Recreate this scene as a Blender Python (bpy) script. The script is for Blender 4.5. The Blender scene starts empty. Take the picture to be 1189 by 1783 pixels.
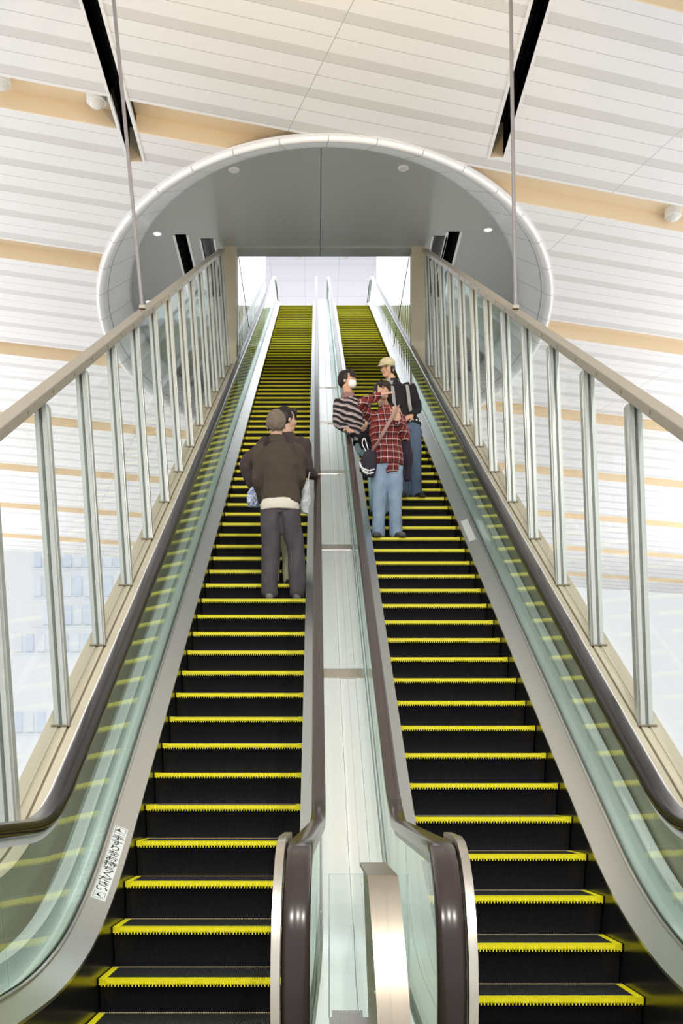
import bpy, bmesh, math, random
from mathutils import Vector, Matrix
random.seed(7)
PI = math.pi
S = bpy.context.scene
COL = S.collection
# ------------------------------------------------------------------ world frame
ZC = 1.2            # eye height
T = 0.5554          # pitch of the flights (rise / run)
HC = 4.05           # eye above the extended nosing line
F = 1930.0
STEP = 0.386
ZF0, ZTOP = 0.0, 15.4 + ZC
def nz(Y): return ZC - HC + T * Y
def at(u, v, Y): return Vector(((u - 550) / F * Y, Y, ZC - (v - 1377) / F * Y))

# ------------------------------------------------------------------ materials
def mat(name, col, rough=0.5, metal=0.0, spec=0.5, coat=0.0):
    m = bpy.data.materials.new(name); m.use_nodes = True
    b = m.node_tree.nodes['Principled BSDF']
    b.inputs['Base Color'].default_value = (*col, 1)
    b.inputs['Roughness'].default_value = rough
    b.inputs['Metallic'].default_value = metal
    b.inputs['Specular IOR Level'].default_value = spec
    b.inputs['Coat Weight'].default_value = coat
    return m
def N(m, t, **k):
    n = m.node_tree.nodes.new(t)
    for a, b in k.items(): setattr(n, a, b)
    return n
def L(m, a, b): m.node_tree.links.new(a, b)
def math_n(m, op, a, b=None, c=None):
    n = N(m, 'ShaderNodeMath', operation=op)
    for i, x in enumerate((a, b, c)):
        if x is None: continue
        if isinstance(x, (int, float)): n.inputs[i].default_value = x
        else: L(m, x, n.inputs[i])
    return n.outputs[0]
def mixc(m, fac, c1, c2):
    n = N(m, 'ShaderNodeMix', data_type='RGBA')
    if isinstance(fac, (int, float)): n.inputs[0].default_value = fac
    else: L(m, fac, n.inputs[0])
    for i, c in ((6, c1), (7, c2)):
        if isinstance(c, tuple): n.inputs[i].default_value = (*c, 1)
        else: L(m, c, n.inputs[i])
    return n.outputs[2]
def coords(m, kind='Object'):
    tc = N(m, 'ShaderNodeTexCoord'); s = N(m, 'ShaderNodeSeparateXYZ')
    L(m, tc.outputs[kind], s.inputs[0]); return tc.outputs[kind], s.outputs
def noise(m, vec, scale, detail=3.0, stretch=None):
    n = N(m, 'ShaderNodeTexNoise'); n.inputs['Scale'].default_value = scale; n.inputs['Detail'].default_value = detail
    if stretch:
        mp = N(m, 'ShaderNodeMapping'); mp.inputs['Scale'].default_value = stretch
        L(m, vec, mp.inputs[0]); vec = mp.outputs[0]
    L(m, vec, n.inputs['Vector']); return n.outputs['Fac']
def bump(m, h, strength=0.2, dist=0.01):
    b = N(m, 'ShaderNodeBump'); b.inputs['Strength'].default_value = strength; b.inputs['Distance'].default_value = dist
    L(m, h, b.inputs['Height']); L(m, b.outputs[0], m.node_tree.nodes['Principled BSDF'].inputs['Normal'])
def P(m): return m.node_tree.nodes['Principled BSDF'].inputs

def steel(name, col, rough, stretch=(70, .12, .12), var=0.06, metal=1.0):
    m = mat(name, col, rough, metal)
    v, _ = coords(m)
    f = noise(m, v, 8, 4, stretch)
    L(m, mixc(m, f, tuple(c * (1 - var) for c in col), tuple(min(1, c * (1 + var)) for c in col)), P(m)['Base Color'])
    mr = N(m, 'ShaderNodeMapRange'); mr.inputs[3].default_value = rough * 0.8; mr.inputs[4].default_value = rough * 1.25
    L(m, f, mr.inputs[0]); L(m, mr.outputs[0], P(m)['Roughness'])
    return m
M = {}
M['steel'] = steel('brushed_steel', (0.62, 0.62, 0.60), 0.26)
M['deck'] = steel('deck_steel', (0.68, 0.70, 0.69), 0.30, (70, .12, .12))
M['centre'] = steel('centre_deck_steel', (0.93, 0.96, 0.95), 0.22, (80, .10, .10), 0.02, 0.5)
M['bronze'] = steel('warm_brushed_steel', (0.74, 0.68, 0.58), 0.26, (60, .12, .12), 0.03)
M['alu'] = steel('anodised_aluminium', (0.60, 0.62, 0.58), 0.38, (60, 60, 1), 0.04, 0.6)
M['alu_light'] = mat('post_fin', (0.54, 0.56, 0.53), 0.38, 0.3)
M['alu_dark'] = mat('post_recess', (0.22, 0.23, 0.21), 0.5, 0.2)
M['beige'] = mat('beige_paint', (0.56, 0.50, 0.37), 0.45)
v, _ = coords(M['beige']); L(M['beige'], mixc(M['beige'], noise(M['beige'], v, 1.3), (0.54, 0.48, 0.35), (0.58, 0.525, 0.40)), P(M['beige'])['Base Color'])
M['beige_dark'] = mat('beige_groove', (0.22, 0.19, 0.12), 0.6)
M['tan'] = mat('trough_tan', (0.84, 0.69, 0.49), 0.6)
M['rubber'] = mat('handrail_rubber', (0.014, 0.011, 0.012), 0.20, 0, 0.35, 0.08)
M['rubber_in'] = mat('handrail_rubber_brown', (0.040, 0.027, 0.024), 0.20, 0, 0.35, 0.08)
M['skirt'] = mat('black_skirt', (0.010, 0.010, 0.011), 0.22, 0, 0.5)
M['black'] = mat('matt_black', (0.008, 0.007, 0.007), 0.8)
M['riser'] = mat('riser_black', (0.011, 0.010, 0.013), 0.38, 0.0, 0.45)
M['tread'] = mat('tread_grey', (0.035, 0.037, 0.037), 0.5, 0.2)
m = M['yellow'] = mat('safety_yellow', (0.84, 0.78, 0.015), 0.5)
v, _ = coords(m); L(m, mixc(m, noise(m, v, 45), (0.96, 0.88, 0.008), (0.86, 0.78, 0.01)), P(m)['Base Color'])
M['ochre'] = mat('worn_cleat_edge', (0.58, 0.48, 0.26), 0.6)
M['white'] = mat('white_paint', (0.86, 0.86, 0.87), 0.5)
M['whiteg'] = mat('white_gloss_panel', (0.84, 0.87, 0.86), 0.25, 0, 0.5)
M['floor'] = mat('floor_tile', (0.72, 0.71, 0.68), 0.35)
M['lamp_glass'] = mat('lamp_lens', (0.75, 0.75, 0.72), 0.2)
def emis(name, col, s):
    m = mat(name, col); P(m)['Emission Color'].default_value = (*col, 1); P(m)['Emission Strength'].default_value = s; return m
M['lamp_on'] = emis('lit_lamp_lens', (1, 0.97, 0.9), 1.2)

def glass(name, tint, refl=0.5, extra=0.0):
    m = bpy.data.materials.new(name); m.use_nodes = True
    nt = m.node_tree; nt.nodes.clear()
    o = nt.nodes.new('ShaderNodeOutputMaterial'); mx = nt.nodes.new('ShaderNodeMixShader')
    tr = nt.nodes.new('ShaderNodeBsdfTransparent'); tr.inputs[0].default_value = (*tint, 1)
    gl = nt.nodes.new('ShaderNodeBsdfGlossy'); gl.inputs['Roughness'].default_value = 0.02
    gl.inputs[0].default_value = (0.92, 1, 0.97, 1)
    lw = nt.nodes.new('ShaderNodeLayerWeight'); lw.inputs[0].default_value = 0.5
    pw = nt.nodes.new('ShaderNodeMath'); pw.operation = 'POWER'; pw.inputs[1].default_value = 4.6
    nt.links.new(lw.outputs['Facing'], pw.inputs[0])
    ad = nt.nodes.new('ShaderNodeMath'); ad.operation = 'MULTIPLY_ADD'; ad.inputs[1].default_value = refl; ad.inputs[2].default_value = 0.035 + extra; ad.use_clamp = True
    nt.links.new(pw.outputs[0], ad.inputs[0]); nt.links.new(ad.outputs[0], mx.inputs[0])
    nt.links.new(tr.outputs[0], mx.inputs[1]); nt.links.new(gl.outputs[0], mx.inputs[2]); nt.links.new(mx.outputs[0], o.inputs[0])
    return m
M['glass'] = glass('balustrade_glass', (0.92, 0.975, 0.95), 0.5, 0.01)
M['glass_edge'] = mat('glass_edge', (0.10, 0.25, 0.20), 0.2)
M['wallglass'] = glass('screen_glass', (0.99, 0.997, 0.993), 0.10)
M['clear'] = glass('clear_sheet', (0.97, 0.99, 0.98), 0.5)

# ceiling boards: fine joints and perforated stripes, both real features of the boards
def ceiling_mat():
    m = mat('ceiling_boards', (0.86, 0.86, 0.87), 0.42)
    v, (x, y, z) = coords(m)
    w = math_n(m, 'SUBTRACT', y, math_n(m, 'MULTIPLY', x, 1 / 3.083))
    bay = math_n(m, 'MULTIPLY', math_n(m, 'FRACT', math_n(m, 'DIVIDE', math_n(m, 'SUBTRACT', w, 14.58 - 41.1), 4.11)), 4.11)
    c = math_n(m, 'MULTIPLY', math_n(m, 'FRACT', math_n(m, 'DIVIDE', math_n(m, 'ADD', bay, 0.10), 0.70)), 0.70)
    stripe = math_n(m, 'MULTIPLY', math_n(m, 'GREATER_THAN', c, 0.53), math_n(m, 'GREATER_THAN', bay, 0.3))
    fine = math_n(m, 'ADD', math_n(m, 'MULTIPLY', math_n(m, 'SINE', math_n(m, 'MULTIPLY', c, 2 * PI / 0.028)), 0.25), 0.75)
    t = math_n(m, 'MULTIPLY', math_n(m, 'FRACT', math_n(m, 'DIVIDE', c, 0.265)), 0.265)
    thin = math_n(m, 'MULTIPLY', math_n(m, 'LESS_THAN', math_n(m, 'ABSOLUTE', math_n(m, 'SUBTRACT', t, 0.0)), 0.009), math_n(m, 'LESS_THAN', c, 0.5))
    s = math_n(m, 'DIVIDE', math_n(m, 'ADD', math_n(m, 'MULTIPLY', x, 3.083), y), 3.241)
    sf = math_n(m, 'MULTIPLY', math_n(m, 'FRACT', math_n(m, 'DIVIDE', math_n(m, 'SUBTRACT', s, 3.93 - 46.5), 4.65)), 4.65)
    seam = math_n(m, 'LESS_THAN', sf, 0.010)
    f1 = mixc(m, math_n(m, 'MULTIPLY', stripe, fine), (0.87, 0.87, 0.88), (0.66, 0.65, 0.64))
    f2 = mixc(m, math_n(m, 'MAXIMUM', thin, seam), f1, (0.47, 0.46, 0.45))
    L(m, f2, P(m)['Base Color'])
    return m
M['ceil'] = ceiling_mat()
def tube_mat():
    m = mat('drum_lining', (0.84, 0.84, 0.86), 0.35)
    v, (x, y, z) = coords(m, 'UV')
    a = math_n(m, 'LESS_THAN', math_n(m, 'FRACT', math_n(m, 'MULTIPLY', x, 40)), 0.02)
    b = math_n(m, 'LESS_THAN', math_n(m, 'ABSOLUTE', math_n(m, 'SUBTRACT', y, 0.22)), 0.012)
    L(m, mixc(m, math_n(m, 'MAXIMUM', a, b), (0.93, 0.93, 0.94), (0.40, 0.40, 0.41)), P(m)['Base Color'])
    return m
M['drum'] = tube_mat()
m = M['soffit'] = mat('soffit_grey', (0.42, 0.44, 0.43), 0.28)
v, (x, y, z) = coords(m)
seam = math_n(m, 'LESS_THAN', math_n(m, 'ABSOLUTE', math_n(m, 'SUBTRACT', x, 0.08)), 0.008)
L(m, mixc(m, seam, (0.42, 0.44, 0.43), (0.16, 0.17, 0.16)), P(m)['Base Color'])
def tile_mat(name, col, line, sx, sy, wd=0.012):
    m = mat(name, col, 0.4)
    v, (x, y, z) = coords(m)
    a = math_n(m, 'LESS_THAN', math_n(m, 'MULTIPLY', math_n(m, 'FRACT', math_n(m, 'DIVIDE', math_n(m, 'ADD', x, 100), sx)), sx), wd)
    b = math_n(m, 'LESS_THAN', math_n(m, 'MULTIPLY', math_n(m, 'FRACT', math_n(m, 'DIVIDE', y, sy)), sy), wd * 2)
    L(m, mixc(m, math_n(m, 'MAXIMUM', a, b), col, line), P(m)['Base Color'])
    return m
M['hallceil'] = tile_mat('upper_hall_tiles', (0.84, 0.84, 0.90), (0.55, 0.56, 0.64), 1.2, 1.25)
# corridor lining: back painted vertical glass strips
m = M['lining'] = mat('corridor_glass_lining', (0.72, 0.78, 0.78), 0.06, 0, 0.9)
v, (x, y, z) = coords(m)
ln = math_n(m, 'LESS_THAN', math_n(m, 'FRACT', math_n(m, 'MULTIPLY', y, 2.2)), 0.06)
L(m, mixc(m, ln, (0.72, 0.78, 0.78), (0.50, 0.56, 0.58)), P(m)['Base Color'])
bump(m, math_n(m, 'SINE', math_n(m, 'MULTIPLY', y, 13.8)), 0.10, 0.02)

# ------------------------------------------------------------------ helpers
def tag(o, label=None, cat=None, group=None, kind=None):
    if label: o['label'] = label
    if cat: o['category'] = cat
    if group: o['group'] = group
    if kind: o['kind'] = kind
    return o
def empty(name, loc, label=None, cat=None, group=None):
    o = bpy.data.objects.new(name, None); COL.objects.link(o); o.location = loc; o.empty_display_size = 0.2
    return tag(o, label, cat, group)
def link(name, me, mats, parent=None, loc=None, smooth=False):
    if not isinstance(mats, (list, tuple)): mats = [mats]
    if not me.materials:
        for x in mats: me.materials.append(x)
    o = bpy.data.objects.new(name, me); COL.objects.link(o)
    if parent:
        o.parent = parent
        if loc is None: o.location = -Vector(parent.location) if parent.type == 'EMPTY' and parent.parent is None else (0, 0, 0)
    if loc is not None: o.location = loc
    if smooth:
        for p in me.polygons: p.use_smooth = True
    return o
def mesh(name, verts, faces):
    me = bpy.data.meshes.new(name); me.from_pydata([tuple(v) for v in verts], [], faces); me.update(); return me
class MB:
    def __init__(s): s.v = []; s.f = []; s.m = []
    def box(s, x0, x1, y0, y1, z0, z1, mi=0):
        n = len(s.v)
        s.v += [(x, y, z) for z in (z0, z1) for y in (y0, y1) for x in (x0, x1)]
        s.f += [tuple(n + i for i in q) for q in ((0, 2, 3, 1), (4, 5, 7, 6), (0, 1, 5, 4), (2, 6, 7, 3), (0, 4, 6, 2), (1, 3, 7, 5))]
        s.m += [mi] * 6
    def hexa(s, p, mi=0):      # 8 points: bottom 4 ccw, top 4 ccw
        n = len(s.v); s.v += [tuple(q) for q in p]
        s.f += [tuple(n + i for i in q) for q in ((3, 2, 1, 0), (4, 5, 6, 7), (0, 1, 5, 4), (1, 2, 6, 5), (2, 3, 7, 6), (3, 0, 4, 7))]
        s.m += [mi] * 6
    def rings(s, rs, close=True, cap=True, mi=0):
        n = len(s.v); k = len(rs[0])
        for r in rs: s.v += [tuple(q) for q in r]
        for i in range(len(rs) - 1):
            for j in range(k if close else k - 1):
                a = n + i * k + j; b = n + i * k + (j + 1) % k
                s.f.append((a, b, b + k, a + k)); s.m.append(mi)
        if cap and close:
            s.f.append(tuple(n + j for j in range(k))[::-1]); s.m.append(mi)
            s.f.append(tuple(n + (len(rs) - 1) * k + j for j in range(k))); s.m.append(mi)
    def tube(s, p, q, r, k=12, r2=None, mi=0):
        p = Vector(p); q = Vector(q); d = (q - p).normalized()
        a = d.orthogonal().normalized(); b = d.cross(a)
        r2 = r if r2 is None else r2
        s.rings([[c + (a * math.cos(2 * PI * i / k) + b * math.sin(2 * PI * i / k)) * rr for i in range(k)] for c, rr in ((p, r), (q, r2))], mi=mi)
    def build(s, name, mats, parent=None, smooth=False, loc=None):
        me = mesh(name, s.v, s.f)
        bm = bmesh.new(); bm.from_mesh(me); bmesh.ops.recalc_face_normals(bm, faces=bm.faces); bm.to_mesh(me); bm.free()
        if not isinstance(mats, (list, tuple)): mats = [mats]
        for x in mats: me.materials.append(x)
        for p, i in zip(me.polygons, s.m): p.material_index = i
        return link(name, me, mats, parent, loc, smooth)
def shade_auto(o, ang=35):
    me = o.data
    for p in me.polygons: p.use_smooth = True
    bm = bmesh.new(); bm.from_mesh(me)
    for e in bm.edges:
        if len(e.link_faces) == 2 and e.calc_face_angle(0) > math.radians(ang): e.smooth = False
    bm.to_mesh(me); bm.free()
def bevel(o, w, seg=2):
    b = o.modifiers.new('bevel', 'BEVEL'); b.width = w; b.segments = seg; b.limit_method = 'ANGLE'; b.angle_limit = math.radians(40)
    return o
def baked(o):
    dg = bpy.context.evaluated_depsgraph_get(); dg.update()
    me = bpy.data.meshes.new_from_object(o.evaluated_get(dg)); o.modifiers.clear(); o.data = me; return o

# ------------------------------------------------------------------ flight path
FLAT = {}
def zflat(h): return ZC - 0.88 + (h - 0.1) * 0.9
def path(h, Y):
    """height of the line that runs h above the nosings, with its lower and upper run-outs"""
    zf = zflat(h); yi = (zf - ZC + HC - h) / T; d = 1.0 - 0.65 * max(0, min(1, (h - 0.1) / 0.8))
    zt = ZTOP + h + 0.02; yt = (zt - ZC + HC - h) / T; e = 0.9
    if Y < yi - d: return zf
    if Y < yi + d: return zf + T * (Y - (yi - d)) ** 2 / (4 * d)
    if Y > yt + e: return zt
    if Y > yt - e: return zt - T * (yt + e - Y) ** 2 / (4 * e)
    return nz(Y) + h
def xs(Y): return -0.023 * max(0, 5.4 - Y)
YS = [2.9 + 0.4 * i for i in range(4)] + [4.4 + 0.08 * i for i in range(26)] + [6.6 + 1.0 * i for i in range(28)] + [34 + 0.15 * i for i in range(16)] + [37.2, 38.5]
def sweep(name, prof, mats, parent, y0=2.9, y1=38.5, mi=None, smooth=False, close=True):
    """prof: closed list of (x, h)"""
    ys = [y for y in YS if y0 < y < y1]; ys = [y0] + ys + [y1]
    b = MB(); b.rings([[(x + xs(Y), Y, path(h, Y)) for x, h in prof] for Y in ys], close=close)
    return b.build(name, mats, parent, smooth)

# ------------------------------------------------------------------ camera
cam = bpy.data.cameras.new('camera'); co = bpy.data.objects.new('camera', cam); COL.objects.link(co)
co.location = (0, 0, ZC); co.rotation_euler = (PI / 2, 0, 0)
cam.sensor_fit = 'AUTO'; cam.sensor_width = 36; cam.lens = 36 * F / 1783
cam.shift_x = (594.5 - 550) / 1783; cam.shift_y = (1377 - 891.5) / 1783
cam.clip_end = 500
S.camera = co

# ------------------------------------------------------------------ escalators
NCL = 116
def step_meshes(W, side):
    """side = -1: outer edge on the left, 1: on the right"""
    p = W / NCL
    b = MB()
    b.box(-W / 2, W / 2, 0.012, STEP + 0.03, -0.03, -0.010, 0)
    for i in range(NCL):
        x = -W / 2 + p * (i + 0.5)
        b.box(x - p * .27, x + p * .27, 0.05, STEP - 0.010, -0.010, 0.0, 0)
    # fluted curved riser
    rows = []
    for k in range(9):
        t = k / 8; z = -0.022 - t * 0.235; yy = 0.014 + 0.030 * math.sin(t * PI) * 0.6 + 0.05 * t
        rows.append([(-W / 2 + W * j / (NCL * 4), yy + (0.004 if (j // 2) % 2 else 0), z) for j in range(NCL * 4 + 1)])
    b.rings(rows, close=False, cap=False, mi=1)
    b.box(-W / 2, W / 2, 0.09, STEP - 0.03, -0.20, -0.03, 1)
    o = b.build('step', [M['tread'], M['riser']]); me = o.data; bpy.data.objects.remove(o)
    y = MB()
    y.box(-W / 2, W / 2, 0.005, 0.036, -0.024, -0.006)
    for i in range(NCL):
        x = -W / 2 + p * (i + 0.5)
        y.box(x - p * .30, x + p * .30, 0.0, 0.054, -0.040 if i % 2 else -0.029, 0.0)
    for sx in (-1, 1):
        x0, x1 = sorted((sx * W / 2, sx * (W / 2 - 0.034)))
        y.box(x0, x1, 0.05, STEP - 0.012, -0.012, 0.001)
        y.box(x0, x1, 0.0, 0.05, -0.032, 0.001)
    o = y.build('yellow_border', [M['yellow']]); ym = o.data; bpy.data.objects.remove(o)
    c = MB()
    for i in range(NCL):
        x = -W / 2 + p * (i + 0.5)
        c.box(x - p * .27, x + p * .27, STEP - 0.012, STEP + 0.0, -0.016, 0.003)
    o = c.build('rear_cleats', [M['ochre']]); cm = o.data; bpy.data.objects.remove(o)
    return me, ym, cm

def handrail_path(h, ynew, r):
    pts = []
    zt = zflat(h)
    for i in range(13):
        a = -PI / 2 - PI * i / 12 * 1.0
        pts.append((ynew + r * math.cos(a) , zt - r + r * math.sin(a)))
    for y in YS:
        if y > ynew + 0.05: pts.append((y, path(h, y)))
    zt2 = pts[-1][1]; yl = pts[-1][0]
    for i in range(1, 9):
        a = PI / 2 - PI * i / 8
        pts.append((yl + r * math.cos(a), zt2 - r + r * math.sin(a)))
    return pts
def sweep_path(name, pts, prof, x0, mat_, parent):
    """prof: list of (dx, dn); dn is along the outward normal of the path"""
    rs = []
    for i, (y, z) in enumerate(pts):
        a = pts[max(0, i - 1)]; b = pts[min(len(pts) - 1, i + 1)]
        ty, tz = b[0] - a[0], b[1] - a[1]; l = math.hypot(ty, tz) or 1
        ny, nzz = -tz / l, ty / l
        rs.append([(x0 + xs(y) + dx, y + ny * dn, z + nzz * dn) for dx, dn in prof])
    b = MB(); b.rings(rs); o = b.build(name, mat_, parent); shade_auto(o, 50); return o
def hr_prof(w, t):
    pr = []
    for i in range(9):
        a = PI * i / 8
        c, s_ = math.cos(a), math.sin(a)
        pr.append((w / 2 * (abs(c) ** 0.45) * (1 if c >= 0 else -1), -t * 0.45 + t * 0.45 * (abs(s_) ** 0.6)))
    pr += [(-w / 2, -t * 0.8), (-w / 2 + 0.012, -t), (-w * 0.22, -t), (-w * 0.22, -t * .6), (w * 0.22, -t * .6), (w * 0.22, -t), (w / 2 - 0.012, -t), (w / 2, -t * 0.8)]
    return pr

def balustrade(E, xsk, xg, xh, wh, side, rub, seams):
    """xsk skirt line, xg glass line, xh handrail centre; side: +1 lies to the right of the steps"""
    s = side
    # skirt, inner deck, outer clip
    sweep('skirt_panel', [(xsk, -0.45), (xsk + s * .02, -0.45), (xsk + s * .02, 0.085), (xsk, 0.085)], M['skirt'], E, 2.95)
    dk = sweep('inner_deck', [(xsk - s * .004, 0.086), (xsk - s * .004, 0.104), (xg - s * .016, 0.150), (xg - s * .016, 0.086)], M['deck'], E, 2.95)
    sweep('glass_clamp', [(xg - s * .018, 0.135), (xg - s * .018, 0.165), (xg - s * .007, 0.17), (xg - s * .007, 0.135)], M['steel'], E, 2.95)
    sweep('glass_clamp', [(xg + s * .018, 0.05), (xg + s * .018, 0.165), (xg + s * .007, 0.17), (xg + s * .007, 0.05)], M['steel'], E, 2.95)
    # glass panels with joints square to the incline
    def top(yb):
        k = 0.31 * max(0, min(1, (yb - 4.9) / 1.2)) * max(0, min(1, (36 - yb) / 1.5)); return yb - k
    xt = xh
    for a, c in zip(seams[:-1], seams[1:]):
        n = max(2, int((c - a) / 0.12)) if (a < 7 or c > 33.5) else 2
        rs = []
        for i in range(n + 1):
            yb = a + 0.004 + (c - a - 0.008) * i / n; yt = top(yb)
            zb, zt_ = path(0.15, yb), path(0.84, yt)
            rs.append([(xg - s * .005 + xs(yb), yb, zb), (xg + s * .005 + xs(yb), yb, zb), (xt + s * .005 + xs(yt), yt, zt_), (xt - s * .005 + xs(yt), yt, zt_)])
        b = MB(); b.rings(rs); o = b.build('glass_panel', [M['glass'], M['glass_edge']], E)
    # newel glass
    r = 0.34; pts = []
    b = MB(); zt_ = zflat(0.88); rs = []
    for i in range(17):
        a = PI / 2 + PI * i / 16
        y = 3.0 + r * math.cos(a); z = zt_ - r - 0.02 + r * math.sin(a)
        rs.append([(xg - s * .005 + xs(3), y, z), (xg + s * .005 + xs(3), y, z), (xg + s * .005 + xs(3), 3.0, z), (xg - s * .005 + xs(3), 3.0, z)])
    b.rings(rs); b.build('newel_glass', M['glass'], E)
    hp = handrail_path(0.93, 3.0, 0.36)
    sweep_path('handrail', hp, hr_prof(wh, 0.070 if wh > .09 else 0.05), xh, rub, E)
    if wh > .09: sweep_path('edge_strip', hp, [(-.003, -.018), (-.003, -.030), (.003, -.030), (.003, -.018)], xh + s * (wh / 2 + .004), M['white'], E)
    sweep_path('handrail_guide', hp, [(-.020, -.05), (-.020, -.105 if wh > .09 else -.07), (.020, -.105 if wh > .09 else -.07), (.020, -.05)], xh, M['white'] if wh > .09 else M['alu_light'], E)  # outer guides are white to imitate the glow under the handrail
    # polished newel trim on the step side
    tr = [(y, z) for y, z in hp[:14]]
    if tr: sweep_path('newel_trim', tr, [(-.011, .01), (-.011, -.05), (.011, -.05), (.011, .01)], xh - s * (wh / 2 + .013), M['bronze'], E)
    # low end cap of the base under the newel
    b = MB(); zt_ = zflat(0.12)
    x0, x1 = sorted((xsk, xg + s * .05))
    b.box(x0 + xs(3), x1 + xs(3), 2.75, 2.96, 0.0, zt_); b.build('newel_base', M['steel'], E)

def make_escalator(name, label, xl, xr, hl, hr, gl, gr, wl, wr, ybase, rubl, rubr, seams, tint):
    xc = (xl + xr) / 2; W = xr - xl - 0.012
    E = empty(name, (xc, 5.2, 0), label, 'escalator', 'pair of escalators side by side')
    me, ym, cm = step_meshes(W, 0)
    k = -1; first = True
    ks = []
    y = ybase
    i = -6
    while True:
        Y = ybase + i * STEP
        if Y > 36.2: break
        ks.append(Y); i += 1
    for Y in ks:
        # tread height follows the chain: landing level, curve, incline, curve, top level
        z = nz(Y)
        yi = (ZF0 - ZC + HC) / T; d = 0.45
        if Y < yi - d: z = 0.0
        elif Y < yi + d: z = T * (Y - (yi - d)) ** 2 / (4 * d)
        yt = (ZTOP - ZC + HC) / T
        if Y > yt + .6: z = ZTOP
        elif Y > yt - .6: z = ZTOP - T * (yt + .6 - Y) ** 2 / 2.4
        z = max(z, 0.0) - 0.0
        st = bpy.data.objects.new('step', me); COL.objects.link(st); st.parent = E; st.location = (0, Y - 5.2, z)
        yo = bpy.data.objects.new('yellow_border', ym); COL.objects.link(yo); yo.parent = st
        if z < ZC + 0.3:
            c_ = bpy.data.objects.new('rear_cleats', cm); COL.objects.link(c_); c_.parent = st
    balustrade(E, xl, gl, hl, wl, -1, rubl, seams)
    balustrade(E, xr, gr, hr, wr, 1, rubr, seams)
    y0 = ks[0]
    b = MB(); b.box(xl, xr, 1.6, y0 - 0.01, -0.02, 0.006)
    n = 60
    for j in range(n): 
        x = xl + 0.02 + (xr - xl - 0.04) * j / (n - 1); b.box(x - .004, x + .004, y0 - 0.01, y0 + .05, 0.0, 0.006)
    b.build('comb_plate', M['steel'], E)
    b = MB(); b.box(xl, xr, 36.4, 38.4, ZTOP - 0.02, ZTOP + 0.01); b.build('comb_plate', M['steel'], E)
    # truss pan below the steps
    b = MB(); b.rings([[(xl - .1, Y, path(-0.55, Y) if Y > 5 else -0.55), (xr + .1, Y, path(-0.55, Y) if Y > 5 else -0.55), (xr + .1, Y, (path(-0.75, Y) if Y > 5 else -0.75)), (xl - .1, Y, (path(-0.75, Y) if Y > 5 else -0.75))] for Y in (4.9, 5.5, 6.5, 20, 34, 36.4)])
    b.build('truss_pan', M['black'], E)
    return E
SEAM = [3.0, 4.55, 5.95] + [5.95 + 1.32 * i for i in range(1, 24)]
EL = make_escalator('escalator', 'left escalator with brown-jacketed riders going up between glass balustrades',
    -1.10, -0.092, -1.30, 0.014, -1.235, 0.014, 0.100, 0.070, 5.585, M['rubber'], M['rubber_in'], SEAM, 0)
ER = make_escalator('escalator', 'right escalator carrying three riders down, plaid-shirted one in front',
    0.604, 1.618, 0.391, 1.745, 0.391, 1.765, 0.070, 0.100, 5.453, M['rubber_in'], M['rubber'], SEAM, 0)

# shared deck between the two inner balustrades
CD = empty('centre_deck', (0.2, 5.2, 0), 'pale stainless deck running uphill between the two escalators', 'deck panel')
for a, c in zip([3.06, 5.75, 8.5, 11.4, 14.3, 17.2, 20.1, 23.0, 26.0, 29.0, 32.0, 35.0], [5.75, 8.5, 11.4, 14.3, 17.2, 20.1, 23.0, 26.0, 29.0, 32.0, 35.0, 38.3]):
    g = 0.004
    sweep('deck_plate', [(0.036, 0.12), (0.036, 0.20), (0.183, 0.20), (0.187, 0.187), (0.300, 0.187), (0.304, 0.20), (0.372, 0.20), (0.372, 0.12)], M['centre'], CD, a + g, c - g)
    for x0, x1 in ((0.187, 0.2425), (0.2455, 0.300)):
        sweep('centre_strip', [(x0, 0.188), (x0, 0.197), (x1, 0.197), (x1, 0.188)], M['centre'], CD, a + g, c - g)
for Y in (8.5, 11.4, 14.3, 17.2, 20.1):
    sweep('joint_cover', [(0.036, 0.201), (0.036, 0.206), (0.372, 0.206), (0.372, 0.201)], M['bronze'], CD, Y - 0.02, Y + 0.14)
b = MB(); b.box(0.036 + xs(3), 0.372 + xs(3), 3.03, 3.06, 0, zflat(0.19)); b.build('end_plate', M['steel'], CD)

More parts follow.
